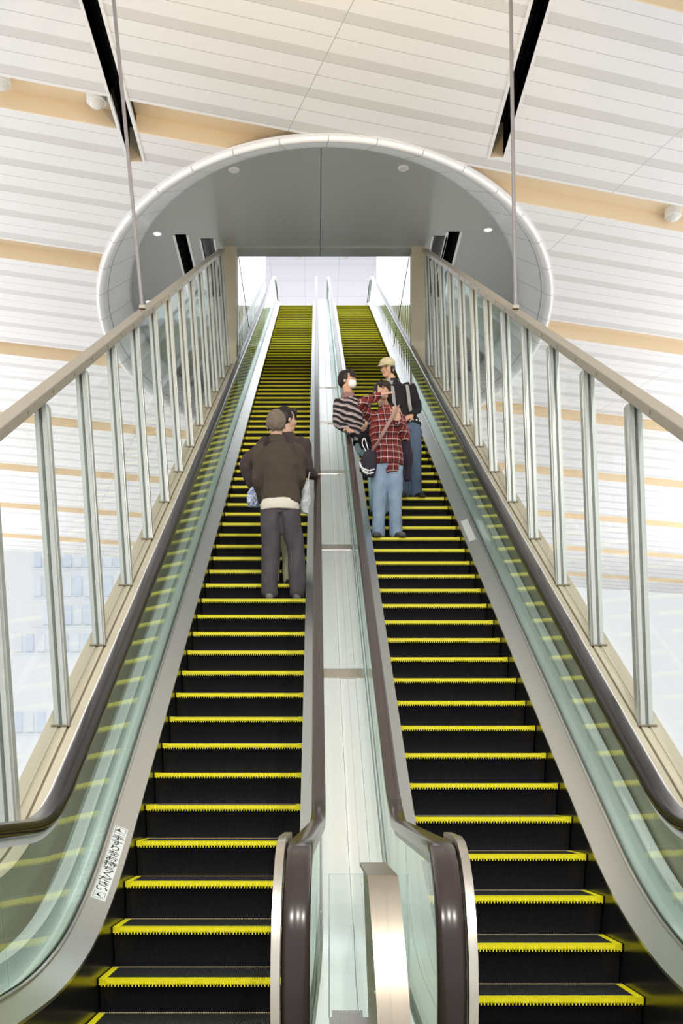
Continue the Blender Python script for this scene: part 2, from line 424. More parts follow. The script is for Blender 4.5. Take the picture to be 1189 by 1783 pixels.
# outer decks between balustrade glass and the glazed screens belong to the screens' curbs
SCR = {}
def screen(side, xb, lean, label):
    """xb: base line of the posts (h=0.6); lean: x shift per metre of height"""
    s = side
    E = empty('glazed_screen', (xb, 6.0, 0), label, 'glass screen', 'tall glazed screens outside the escalators')
    gx = -1.235 if s < 0 else 1.765
    def sw(name, prof, m_, y0=3.0, y1=20.3): return sweep(name, prof, m_, E, y0, y1)
    def hseg(hs):   # curb stays on the incline; path() flattens it below
        return hs
    i0 = xb - s * 0.13; i1 = xb + s * 0.10
    sw('outer_deck', [(gx + s * .02, 0.10), (gx + s * .02, 0.12), (i0, 0.12), (i0, 0.10)], M['whiteg'])
    sw('deck_ledge', [(gx + s * .09, 0.12), (gx + s * .09, 0.26), (gx + s * .16, 0.26), (gx + s * .16, 0.12)], M['whiteg'])
    sw('curb', [(i0, 0.05), (i0, 0.60), (i0 + s * .075, 0.60), (i0 + s * .075, 0.585), (i0 + s * .092, 0.585), (i0 + s * .092, 0.60), (i0 + s * .13, 0.60),
                (i0 + s * .13, 0.59), (i0 + s * .15, 0.59), (i0 + s * .15, 0.60), (i1, 0.60), (i1, 0.05)], M['beige'])
    sw('curb_groove', [(i0 + s * .076, 0.586), (i0 + s * .076, 0.588), (i0 + s * .091, 0.588), (i0 + s * .091, 0.586)], M['beige_dark'])
    # posts
    ys = [F * 3.45 * (0.0010417 + 0.0001785 * k) for k in range(-2, 15)]
    HT = 2.63
    def zb(Y): return path(0.60, Y) if Y > 4.6 else path(0.60, 4.6)
    def zt(Y): return nz(Y) + HT + 0.0
    def lx(Y, z): return xb + s * 0 + lean * (z - (nz(Y) + .6))
    posts = []
    for Y in ys:
        if Y > 20.1: continue
        z0, z1 = zb(Y) + .012, zt(Y)
        b = MB()
        for x0, x1, y0, y1, mi in ((-.038, -.010, 0, .035, 0), (.010, .038, 0, .035, 0), (-.012, .012, .018, .05, 1), (-.045, .045, .04, .11, 2)):
            a0, a1 = lx(Y, z0), lx(Y, z1)
            b.hexa([(a0 + x0, Y + y0, z0), (a0 + x1, Y + y0, z0), (a0 + x1, Y + y1, z0), (a0 + x0, Y + y1, z0),
                    (a1 + x0, Y + y0, z1), (a1 + x1, Y + y0, z1), (a1 + x1, Y + y1, z1), (a1 + x0, Y + y1, z1)], mi)
        p = b.build('post', [M['alu_light'], M['alu_dark'], M['alu']], E)
        q = MB(); a0 = lx(Y, z0)
        q.box(a0 - .06, a0 + .06, Y - .01, Y + .12, z0 - .012, z0); q.build('base_plate', M['beige_dark'], p)
        posts.append(Y)
    for Y0, Y1 in zip(posts[:-1] , posts[1:]):
        b = MB(); vs = []
        for dx in (-.004, .004):
            for Y, zz in ((Y0 + .075, zb(Y0 + .075) + .0), (Y1 + .06, zb(Y1 + .06)), (Y1 + .06, zt(Y1 + .06)), (Y0 + .075, zt(Y0 + .075))):
                vs.append((lx(Y, zz) + dx, Y, zz))
        b.hexa(vs); b.build('glass_pane', M['wallglass'], E)
    # sloping top rail, rectangular, drilled with fixing holes
    y0, y1 = 4.2, 20.3
    b = MB(); w = 0.052; tp = 0.12
    rs = []
    for Y in (y0, y1):
        a = lx(Y, nz(Y) + HT)
        rs.append([(a - w, Y, nz(Y) + HT), (a + w, Y, nz(Y) + HT), (a + w + .0, Y, nz(Y) + HT + .075), (a - w, Y, nz(Y) + HT + .075)])
    b.rings(rs); rail = b.build('top_rail', M['rail'], E); bevel(rail, 0.006)
    b = MB()
    for k in range(26):
        Y = 4.6 + 0.62 * k
        if Y > 20: break
        a = lx(Y, nz(Y) + HT)
        c = Vector((a - s * 0.052, Y, nz(Y) + HT + 0.04)); b.tube(c, c + Vector((-s * 0.003, 0, 0)), 0.014, 10)
    b.build('fixing', M['beige_dark'], rail)
    return E, lx, HT
M['rail'] = mat('rail_taupe', (0.40, 0.35, 0.27), 0.4, 0.3)
# base / top x measured where the posts stand
SL, lxl, HT = screen(-1, -1.596, -0.066, 'tall glazed screen of vertical posts left of the escalators')
SR, lxr, _ = screen(1, 2.073, -0.036, 'tall glazed screen of vertical posts right of the escalators')

# hanging rods from the ceiling to the top rails
H = 8.23 + ZC
for (lx, topx, lab) in ((lxl, -2.055 + .0, 'thin grey steel rod hanging from the ceiling to the left sloping rail'),
                        (lxr, 1.945, 'thin grey steel rod hanging from the ceiling to the right sloping rail')):
    Y = 11.1; zt = nz(Y) + HT + .075; x0 = lx(Y, zt)
    E = empty('hanging_rod', (x0, Y, zt), lab, 'rod', 'hanging rods above the top rails')
    b = MB(); b.tube((x0, Y, zt), (topx, Y, H), 0.019, 14); o = b.build('rod', M['rodm'] if 'rodm' in M else M.setdefault('rodm', mat('rod_grey', (0.30, 0.28, 0.28), 0.4, 0.5)), E); shade_auto(o, 60)
    b = MB(); b.box(x0 - .03, x0 + .03, Y - .04, Y + .04, zt - .003, zt + .03); b.build('anchor_plate', M['rail'], E)

# ------------------------------------------------------------------ ceiling with troughs, slots and the oblique drum
DIR = Vector((3.083, 1, 0)).normalized()
def wpt(w, s, z):      # w = Y - X/3.083 ; s = distance along DIR
    n = Vector((-1 / 3.083, 1, 0)); p0 = n * (w / n.length_squared)
    return p0 + DIR * s + Vector((0, 0, z))
EC, EA, EB = Vector((0.15, 20.35, 0)), 3.97, 6.43
SH = 3.15
ZS = 9.98 + ZC
def ellipse(cx, cy, z, n=96, k=1.0): return [(cx + EA * k * math.cos(2 * PI * i / n), cy + EB * k * math.sin(2 * PI * i / n), z) for i in range(n)]
b = MB(); b.rings([ellipse(EC.x, EC.y - .9, H - .5), ellipse(EC.x, EC.y + 1.8, H + 1.0)])
cutE = b.build('cut_e', M['white'])
slots = [(-2.35, 0.085, 2.0, 14.5), (2.345, 0.085, 2.0, 14.4)]
b = MB()
for x, hw, y0, y1 in slots: b.box(x - hw, x + hw, y0, y1, H - .2, H + 1.0)
cutS = b.build('cut_s', M['white'])
def booled(o, cutters):
    for c in cutters:
        md = o.modifiers.new('b', 'BOOLEAN'); md.object = c; md.operation = 'DIFFERENCE'; md.solver = 'EXACT'
    return baked(o)
ceil_root = empty('ceiling', (0, 0, H)); tag(ceil_root, kind='structure')
PER = 4.11
for k in range(-3, 7):
    w1 = 14.58 + PER * k; w2 = w1 + PER - 0.64
    if k == 6: w2 = 41.4
    b = MB(); s0, s1 = -26, 34
    b.hexa([wpt(w1, s0, H), wpt(w1, s1, H), wpt(w2, s1, H), wpt(w2, s0, H), wpt(w1, s0, H + .26), wpt(w1, s1, H + .26), wpt(w2, s1, H + .26), wpt(w2, s0, H + .26)])
    o = b.build('board_field', [M['ceil'], M['tan']], None)
    o = booled(o, [cutE, cutS])
    for p in o.data.polygons: p.material_index = 1 if abs(p.normal.z) < .5 and abs(p.normal.x) < 0.5 and abs(p.normal.dot(DIR)) < .2 else 0
    o.parent = ceil_root; o.location = (0, 0, -H)
    # trough lining above the gap towards the next field
    w3 = 14.58 + PER * (k + 1)
    if k < 6:
        b = MB()
        b.hexa([wpt(w2 - .05, s0, H + .22), wpt(w2 - .05, s1, H + .22), wpt(w3 + .05, s1, H + .22), wpt(w3 + .05, s0, H + .22),
                wpt(w2 - .05, s0, H + .27), wpt(w2 - .05, s1, H + .27), wpt(w3 + .05, s1, H + .27), wpt(w3 + .05, s0, H + .27)])
        # coved near side
        o = b.build('trough_lining', M['tan'], None); o = booled(o, [cutE, cutS]); o.parent = ceil_root; o.location = (0, 0, -H)
        b = MB(); rs = []
        for i in range(7):
            a = PI / 2 * i / 6
            rs.append([wpt(w2 + .22 * (1 - math.cos(a)) * 1.0, s0, H + .22 * math.sin(a)), wpt(w2 + .22 * (1 - math.cos(a)), s1, H + .22 * math.sin(a))])
        vs = [q for r in rs for q in r]; fs = [(2 * i, 2 * i + 1, 2 * i + 3, 2 * i + 2) for i in range(6)]
        b.v = [tuple(q) for q in vs]; b.f = fs; b.m = [0] * len(fs)
        top_ = len(b.v)
        b.v += [tuple(wpt(w2 - .02, s0, H + .01)), tuple(wpt(w2 - .02, s1, H + .01)), tuple(wpt(w2 - .02, s1, H + .24)), tuple(wpt(w2 - .02, s0, H + .24))]
        b.f += [(top_, top_ + 1, top_ + 2, top_ + 3), (0, 1, top_ + 1, top_), (12, 13, top_ + 2, top_ + 3), (0, 2, 4, 6, 8, 10, 12, top_ + 3, top_), (1, 3, 5, 7, 9, 11, 13, top_ + 2, top_ + 1)]
        b.m += [0] * 5
        o = b.build('trough_cove', M['cove'] if 'cove' in M else M.setdefault('cove', mat('cove_white', (0.84, 0.80, 0.72), 0.5)), None)
        o = booled(o, [cutE, cutS]); o.parent = ceil_root; o.location = (0, 0, -H)
bpy.data.objects.remove(cutE); bpy.data.objects.remove(cutS)
# light slots: frame, black housing, tan end plate
def slot(x, hw, y0, y1, z, depth, endtan, lab, inner=None, fw=0.035, grp='dark ceiling slots'):
    E = empty('ceiling_slot', (x, y0, z), lab, 'ceiling slot', grp)
    b = MB()
    for a0, a1, c0, c1 in ((x - hw - fw, x - hw, y0, y1 + fw), (x + hw, x + hw + fw, y0, y1 + fw), (x - hw, x + hw, y1, y1 + fw)):
        b.box(a0, a1, c0, c1, z - .012, z + .05)
    b.build('frame', M['white'], E)
    b = MB(); t = .02
    b.box(x - hw - t, x - hw, y0, y1, z + .05, z + depth); b.box(x + hw, x + hw + t, y0, y1, z + .05, z + depth)
    b.box(x - hw - t, x + hw + t, y0, y1, z + depth, z + depth + t); b.box(x - hw, x + hw, y0 - t, y0, z, z + depth)
    b.build('housing', inner or M['black'], E)
    b = MB(); b.box(x - hw, x + hw, y1 - .005, y1 + t, z + .0, z + depth); b.build('end_plate', M['tan'] if endtan else M['black'], E)
    return E
slot(-2.35, .085, 2.0, 14.5, H, .45, True, 'long black slot in the white ceiling beside the left hanging rod')
slot(2.345, .085, 2.0, 14.4, H, .45, True, 'long black slot in the white ceiling beside the right hanging rod')
# drum wall (an oblique elliptical tube rising parallel to the flights)
n = 160; vs = []; fs = []; uvs = []
t0, t1 = -0.03, SH
KP = 8
for i in range(n + 1):
    a = 2 * PI * i / n + PI / 2
    for j in range(KP + 1):
        t = t0 + (t1 - t0 + .02) * j / KP
        vs.append((EC.x + EA * math.cos(a), EC.y + t + EB * math.sin(a), H + T * t))
me = bpy.data.meshes.new('drum')
for i in range(n):
    for j in range(KP): q = i * (KP + 1) + j; fs.append((q, q + 1, q + KP + 2, q + KP + 1))
me.from_pydata(vs, [], fs); uv = me.uv_layers.new(name='UVMap')
for p in me.polygons:
    for li in p.loop_indices:
        vi = me.loops[li].vertex_index; uv.data[li].uv = (vi // (KP + 1) / n, (vi % (KP + 1)) / KP)
drum = link('wall_drum', me, M['drum'], smooth=True); tag(drum, kind='structure')
sol = drum.modifiers.new('s', 'SOLIDIFY'); sol.thickness = 0.06; sol.offset = 1
# pale lip around the opening and around the soffit
for nm, cy, z, wd in (('trim_1', EC.y - .02, H - .006, 0.996), ('trim_2', EC.y + SH, ZS - .012, 0.990)):
    b = MB(); n = 128
    o_ = ellipse(EC.x, cy, z, n, 1.004 if nm == 'trim_1' else 1.0); i_ = ellipse(EC.x, cy, z, n, wd)
    b.rings([o_, i_, [(x, y, zz + .02) for x, y, zz in i_], [(x, y, zz + .02) for x, y, zz in o_], o_], cap=False)
    o = b.build(nm, M['white']); tag(o, kind='structure')
# grey soffit closing the drum, notched for the corridor
XA, XB = -1.45, 1.75
b = MB(); e0 = ellipse(EC.x, EC.y + SH, ZS, 128); b.rings([e0, [(x, y, z + .08) for x, y, z in e0]])
sof = b.build('ceiling_soffit', M['soffit'])
b = MB(); b.box(XA, XB, 20.62, 33, ZS - 1, ZS + 1); b.box(-2.43 - .1, -2.43 + .1, 19.9, 22.4, ZS - 1, ZS + 1); b.box(2.47 - .1, 2.47 + .1, 19.8, 22.4, ZS - 1, ZS + 1)
b.box(-2.08, -1.86, 20.05, 22.4, ZS - 1, ZS + 1); b.box(1.98 + .14, 2.34, 19.95, 22.4, ZS - 1, ZS + 1)
cu = b.build('cu', M['white']); sof = booled(sof, [cu]); bpy.data.objects.remove(cu); tag(sof, kind='structure')
M['slotgrey'] = mat('slot_painted_light', (0.75, 0.75, 0.78), 0.4)  # pale colour stands in for the light seen in these slots
slot(-2.43, .10, 19.9, 22.4, ZS, .8, False, 'short black slot in the grey soffit, left of the doorway', fw=.045, grp='slots in the grey soffit')
slot(2.47, .10, 19.8, 22.4, ZS, .8, False, 'short black slot in the grey soffit, right of the doorway', fw=.045, grp='slots in the grey soffit')
slot(-1.97, .11, 20.05, 22.4, ZS, .8, False, 'slot with painted-in light in the grey soffit next to the left beige doorway column', M['slotgrey'], .035, 'slots in the grey soffit')
slot(2.23, .11, 19.95, 22.4, ZS, .8, False, 'slot with painted-in light in the grey soffit next to the right beige doorway column', M['slotgrey'], .035, 'slots in the grey soffit')

# downlights
def downlight(x, y, z, r, lab, grp, lit=True, up=Vector((0, 0, 1))):
    E = empty('downlight', (x, y, z), lab, 'ceiling light', grp)
    b = MB(); k = 28
    def ring(rr, zz): return [(x + rr * math.cos(2 * PI * i / k), y + rr * math.sin(2 * PI * i / k), z + zz) for i in range(k)]
    b.rings([ring(r, .0), ring(r, -.014), ring(r * .72, -.016), ring(r * .66, .03), ring(r * .9, .03), ring(r, 0)], cap=False)
    o = b.build('bezel', M['white'], E); shade_auto(o, 40)
    b = MB(); b.rings([ring(r * .70, -.004), ring(r * .68, -.010), ring(r * .4, -.013)]); b.build('lens', M['lamp_on'] if lit else M['lamp_glass'], E)
    return E
for (x, y, lit, lab) in ((-1.32, 17.8, False, 'round downlight in the grey soffit, left one of the front two'), (1.40, 17.75, False, 'round downlight in the grey soffit, right one of the front two'),
                    (-2.84, 19.84, True, 'round white downlight left of the left black soffit slot'), (3.06, 19.7, True, 'round white downlight right of the right black soffit slot'),
                    (-3.40, 22.6, True, 'round white downlight half above the left sloping rail beside the rod'), (3.62, 22.6, True, 'round white downlight half above the right sloping rail beside the rod')):
    downlight(x, y, ZS, .088, lab, 'downlights in the grey soffit', lit)
def dome(u, v, z, lab):
    Y = (z - ZC) * F / (1377 - v); x = (u - 550) / F * Y
    E = empty('dome_light', (x, Y, z), lab, 'ceiling light', 'dome lights in the ceiling troughs')
    b = MB(); k = 24; rs = []
    for i in range(6):
        a = PI / 2 * i / 6; rs.append([(x + .10 * math.cos(a) * math.cos(2 * PI * j / k), Y + .10 * math.cos(a) * math.sin(2 * PI * j / k), z - .07 * math.sin(a)) for j in range(k)])
    b.rings(rs); o = b.build('dome_lens', M['lamp_glass'], E); shade_auto(o, 60)
    b = MB(); b.rings([[(x + r * math.cos(2 * PI * j / k), Y + r * math.sin(2 * PI * j / k), z + dz) for j in range(k)] for r, dz in ((.12, .11), (.12, -.005), (.10, -.008))]); b.build('rim', M['white'], E)
dome(168, 178, H + .11, 'round dome light in the tan trough left of the left black slot')
dome(1, 146, H + .11, 'round dome light in the tan trough cut by the left picture edge')
dome(1172, 377, H + .11, 'round dome light in the tan trough at the right picture edge')

# ------------------------------------------------------------------ doorway, corridor and upper hall
def struct(name, mb, mt): o = mb.build(name, mt); tag(o, kind='structure'); return o
for i, (x0, x1) in enumerate(((-1.70, XA), (XB, 2.0))):
    b = MB(); b.box(x0, x1, 20.3, 20.62, nz(20.3) - .6, ZS); struct('door_%d' % (i + 1), b, M['beige'])
b = MB(); b.box(XA, XB, 20.3, 20.62, ZS - .04, ZS - .0); struct('trim_3', b, M['soffit'])
M['line'] = M['lining']
for i, (x0, x1) in enumerate(((XA - .1, XA), (XB, XB + .1))):
    b = MB()
    b.hexa([(x0, 20.62, nz(20.6) - .8), (x1, 20.62, nz(20.6) - .8), (x1, 32, nz(32) - .8), (x0, 32, nz(32) - .8),
            (x0, 20.62, ZS + .1), (x1, 20.62, ZS + .1), (x1, 32, ZS + .1 + T * 11.4), (x0, 32, ZS + .1 + T * 11.4)])
    struct('wall_corridor_left' if i == 0 else 'wall_corridor_right', b, M['lining'])
b = MB(); b.hexa([(XA - .1, 20.6, ZS + .08), (XB + .1, 20.6, ZS + .08), (XB + .1, 32, ZS + .1 + T * 11.4), (XA - .1, 32, ZS + .1 + T * 11.4),
                  (XA - .1, 20.6, ZS + .2), (XB + .1, 20.6, ZS + .2), (XB + .1, 32, ZS + .2 + T * 11.4), (XA - .1, 32, ZS + .2 + T * 11.4)])
struct('ceiling_corridor', b, M['white'])
HU = 18.4 + ZC
b = MB(); b.box(-8, 8, 32, 56, HU, HU + .1); struct('ceiling_upper', b, M['hallceil'])
b = MB(); b.box(-8, XA - .3, 32, 56, ZTOP - .2, ZTOP); b.box(XB + .3, 8, 32, 56, ZTOP - .2, ZTOP); b.box(XA - .3, XB + .3, 38.4, 56, ZTOP - .2, ZTOP); struct('floor_upper', b, M['floor'])
b = MB(); b.box(-8, 8, 56, 56.2, ZTOP - .2, HU + .1); struct('wall_upper_back', b, M['white'])
b = MB(); b.box(-8.2, -8, 32, 56, ZTOP - .2, HU + .1); struct('wall_upper_left', b, M['white'])
b = MB(); b.box(8, 8.2, 32, 56, ZTOP - .2, HU + .1); struct('wall_upper_right', b, M['white'])
b = MB(); b.box(-8.2, XA - .1, 31.8, 32, ZTOP - .2, HU + .1); b.box(XB + .1, 8.2, 31.8, 32, ZTOP - .2, HU + .1); struct('wall_upper_front', b, M['white'])
for (u, v, lab) in ((519, 448, 'small twin downlight on the bright upper hall ceiling, left one'), (602, 447, 'small twin downlight on the bright upper hall ceiling, right one')):
    Y = (HU - ZC) * F / (1377 - v); x = (u - 550) / F * Y
    downlight(x, Y, HU, .13, lab, 'downlights in the upper hall', False)
# floor of the lower hall
b = MB(); b.box(-30, 40, -14, 5.0, -.3, -.021); b.box(-30, -1.75, 5.0, 48, -.3, -.021); b.box(2.2, 40, 5.0, 48, -.3, -.021); b.box(-1.75, 2.2, 8, 48, -.3, -.021); struct('floor', b, M['floor'])

# ------------------------------------------------------------------ office building outside, left
M['facade'] = mat('pale_facade', (0.93, 0.94, 0.96), 0.6)
M['window'] = mat('pale_window', (0.74, 0.82, 0.93), 0.4)
M['window2'] = mat('pale_blind', (0.86, 0.90, 0.96), 0.5)
YB = 62.0
B = empty('office_building', (-16, YB, -10), 'pale overexposed office block with rows of bluish windows, outside the left glazing', 'building')
b = MB(); p0 = at(26, 958, YB); p1 = at(262, 1400, YB)
b.box(p0.x - .3, p1.x + 3, YB, YB + 10, p1.z - 8, p0.z - .4); b.build('wall', M['facade'], B)
rows = [(962, 988), (1004, 1038), (1055, 1088), (1104, 1135), (1240, 1275)]
for r, (v0, v1) in enumerate(rows):
    us = [60 + 17.5 * i for i in range(11)] if r < 3 else [26 + 20 * i for i in range(12)]
    for i, u in enumerate(us):
        if r == 2 and i in (0,): continue
        a = at(u, v0, YB); c = at(u + 12.5, v1, YB)
        q = MB(); q.box(a.x, c.x, YB - .12, YB + .02, c.z, a.z)
        w_ = q.build('window', M['window'] if (i * 7 + r * 3) % 5 < 3 else M['window2'], B)
    a = at(us[0] - 4, v1 + 3, YB); c = at(us[-1] + 18, v1 + 5, YB)
    q = MB(); q.box(a.x, c.x, YB - .3, YB, c.z, a.z); q.build('sill', M['window2'], B)

# ------------------------------------------------------------------ steel guard and clear sheet between the newels
G = empty('steel_guard', (0.155, 2.75, 0), 'rounded brushed-steel guard post standing between the two newels', 'guard post')
w = 0.034; prof = []
zt = ZC - .190; yf = 2.35; yb_ = 2.95
side_ = [(yb_, 0.0), (yb_, zt), (2.49, zt)]
for i in range(15):
    a = math.radians(38 + 52 * i / 14); side_.append((2.475 - .70 * (math.sin(a) - math.sin(math.radians(38))), zt - .008 - .70 * (math.cos(math.radians(38)) - math.cos(a))))
side_.append((side_[-1][0], 0.0))
lean_x = lambda z: 0.150 + 0.035 * (zt - z)
th = .009; outer = side_[1:]; 
inn = []
for i in range(len(outer)):
    a_, c_ = outer[max(0, i - 1)], outer[min(len(outer) - 1, i + 1)]; ty, tz = c_[0] - a_[0], c_[1] - a_[1]; l_ = math.hypot(ty, tz)
    inn.append((outer[i][0] - tz / l_ * th, outer[i][1] + ty / l_ * th))
b = MB(); n_ = len(outer)
for sx in (-w, w): b.v += [(lean_x(z) + sx, y, z) for y, z in outer] + [(lean_x(z) + sx, y, z) for y, z in inn]
for i in range(n_ - 1):
    b.f += [(i, i + 1, 2 * n_ + i + 1, 2 * n_ + i), (n_ + i, n_ + i + 1, 3 * n_ + i + 1, 3 * n_ + i), (i, i + 1, n_ + i + 1, n_ + i), (2 * n_ + i, 2 * n_ + i + 1, 3 * n_ + i + 1, 3 * n_ + i)]
b.f += [(0, n_, 3 * n_, 2 * n_), (n_ - 1, 2 * n_ - 1, 4 * n_ - 1, 3 * n_ - 1)]; b.m = [0] * len(b.f)
M['guard'] = steel('guard_steel', (0.50, 0.43, 0.34), 0.30, (60, .12, .12), 0.01)
o = b.build('steel_band', M['guard'], G); shade_auto(o, 20)
b = MB(); b.rings([[(lean_x(z) + dx, y + .016, z - .014) for y, z in [(yb_ - .016, 0.02)] + outer] for dx in (-w + .010, w - .010)]); b.build('side_plate', M['plate'] if 'plate' in M else M.setdefault('plate', steel('side_plate_steel', (0.42, 0.38, 0.28), 0.35, (1, 1, 40), .04)), G)
b = MB(); b.tube((lean_x(.8) - w + .004, 2.42, .76), (lean_x(.8) - w + .011, 2.42, .76), .005); b.build('screw', M['steel'], G)
GP = empty('clear_screen', (0.1, 2.98, 0), 'small clear upright sheet clamped behind the steel guard between the newels', 'screen')
b = MB(); Yp = 2.98; a = at(573, 1522, Yp); c = at(712, 1772, Yp); b.box(a.x, c.x, Yp, Yp + .008, c.z, a.z); b.build('sheet', M['clear'], GP)
b = MB()
for x in (a.x, c.x): b.box(x - .002, x + .002, Yp - .001, Yp + .009, c.z, a.z)
b.box(a.x, c.x, Yp - .001, Yp + .009, a.z - .001, a.z + .001); b.build('sheet_edge', M['edgeg'] if 'edgeg' in M else M.setdefault('edgeg', mat('polished_edge', (0.55, 0.68, 0.64), 0.2)), GP)
b = MB(); b.box(a.x + .008, a.x + .09, Yp - .012, Yp + .02, c.z - .005, c.z + .016); b.build('clamp', M['steel'], GP); b = MB(); b.box(c.x - .02, c.x, Yp - .012, Yp + .02, c.z - .005, c.z + .016)
b.build('clamp', M['steel'], GP)
b = MB(); b.box(a.x, c.x, Yp + .001, Yp + .007, 0, c.z); b.build('support_plate', M['steel'], GP)

# ------------------------------------------------------------------ notice label on the left outer deck
def notice(E, x0, x1, ya, yb, chars, lab):
    """flat sticker on the sloping inner deck; x0/x1 across, ya lower end, yb upper end"""
    def pt(a, t, lift):     # a across 0..1, t along 0..1 from upper end
        x = x0 + (x1 - x0) * a; Y = yb + (ya - yb) * t
        hh = 0.104 + (0.150 - 0.104) * abs(x - (-1.10)) / 0.119 if x < 0 else 0.104 + (0.150 - 0.104) * abs(x - 1.618) / 0.131
        return Vector((x + xs(Y), Y, path(hh, Y) + lift))
    b = MB(); n = 10; rs = []
    for i in range(n + 1):
        t = i / n
        rs.append([pt(0, t, .0015), pt(1, t, .0015), pt(1, t, .003), pt(0, t, .003)])
    b.rings(rs); st = b.build('notice_label', M['paper'] if 'paper' in M else M.setdefault('paper', mat('label_paper', (0.72, 0.75, 0.73), 0.4)), E)
    if not chars: return st
    b = MB()
    ink = M.setdefault('ink', mat('black_ink', (0.012, 0.012, 0.012), 0.5))
    Lr = abs(yb - ya) * math.sqrt(1 + T * T); Wd = abs(x1 - x0)
    def add_mesh(me, t0, ch, cw, a0):
        """glyph mesh in unit box: up = uphill"""
        n0 = len(b.v)
        for vv in me.vertices:
            b.v.append(tuple(pt(a0 + vv.co.x * cw / Wd, t0 + (1 - vv.co.y) * ch / Lr, .0042)))
        for p in me.polygons: b.f.append(tuple(n0 + k for k in p.vertices)); b.m.append(0)
    N_ = len(chars); top = 0.115; bot = 0.885; ch = (bot - top) / N_ * Lr
    for i, c in enumerate(chars):
        cu = bpy.data.curves.new('t', 'FONT'); cu.body = c; cu.size = 1.0; cu.resolution_u = 3; cu.fill_mode = 'FRONT'; cu.offset = 0.012
        to = bpy.data.objects.new('t', cu); COL.objects.link(to)
        dg = bpy.context.evaluated_depsgraph_get(); dg.update()
        me = bpy.data.meshes.new_from_object(to.evaluated_get(dg))
        bpy.data.objects.remove(to)
        if not me.vertices: continue
        xsv = [v.co.x for v in me.vertices]; ysv = [v.co.y for v in me.vertices]
        cx = (min(xsv) + max(xsv)) / 2; cy = (min(ysv) + max(ysv)) / 2
        for v in me.vertices: v.co.x = v.co.x - cx + .5; v.co.y = v.co.y - cy + .5
        cw = ch * 0.98
        add_mesh(me, top + (bot - top) * i / N_, ch, cw * 1.35, 0.5 - cw * 1.35 / Wd / 2)
    # pictogram frames: hand above a rail
    def stroke(t0, a0, t1, a1, wd):
        p, q = pt(a0, t0, .0042), pt(a1, t1, .0042); d = (q - p).normalized(); s_ = d.cross(Vector((0, -T, 1)).normalized()) * wd
        n0 = len(b.v); b.v += [tuple(p - s_), tuple(p + s_), tuple(q + s_), tuple(q - s_)]; b.f.append((n0, n0 + 1, n0 + 2, n0 + 3)); b.m.append(0)
    for t0, t1 in ((0.015, 0.095), (0.905, 0.985)):
        for s4 in ((t0, .12, t0, .88), (t0, .88, t1, .88), (t1, .88, t1, .12), (t1, .12, t0, .12)): stroke(*s4, .0012)
        tm = (t0 + t1) / 2
        stroke(t0 + .02, .36, tm + .01, .36, .008); stroke(tm, .30, tm + .012, .50, .005); stroke(t0 + .035, .5, t1 - .018, .62, .0014); stroke(t1 - .018, .62, t1 - .018, .80, .0014); stroke(t0 + .03, .22, t1 - .02, .24, .002)
    b.build('lettering', ink, st)
    return st
notice(EL, -1.206, -1.128, 5.93, 6.66, '手すりをお持ちください', 'x')
notice(ER, 1.645, 1.72, 11.9, 12.6, '', 'x')

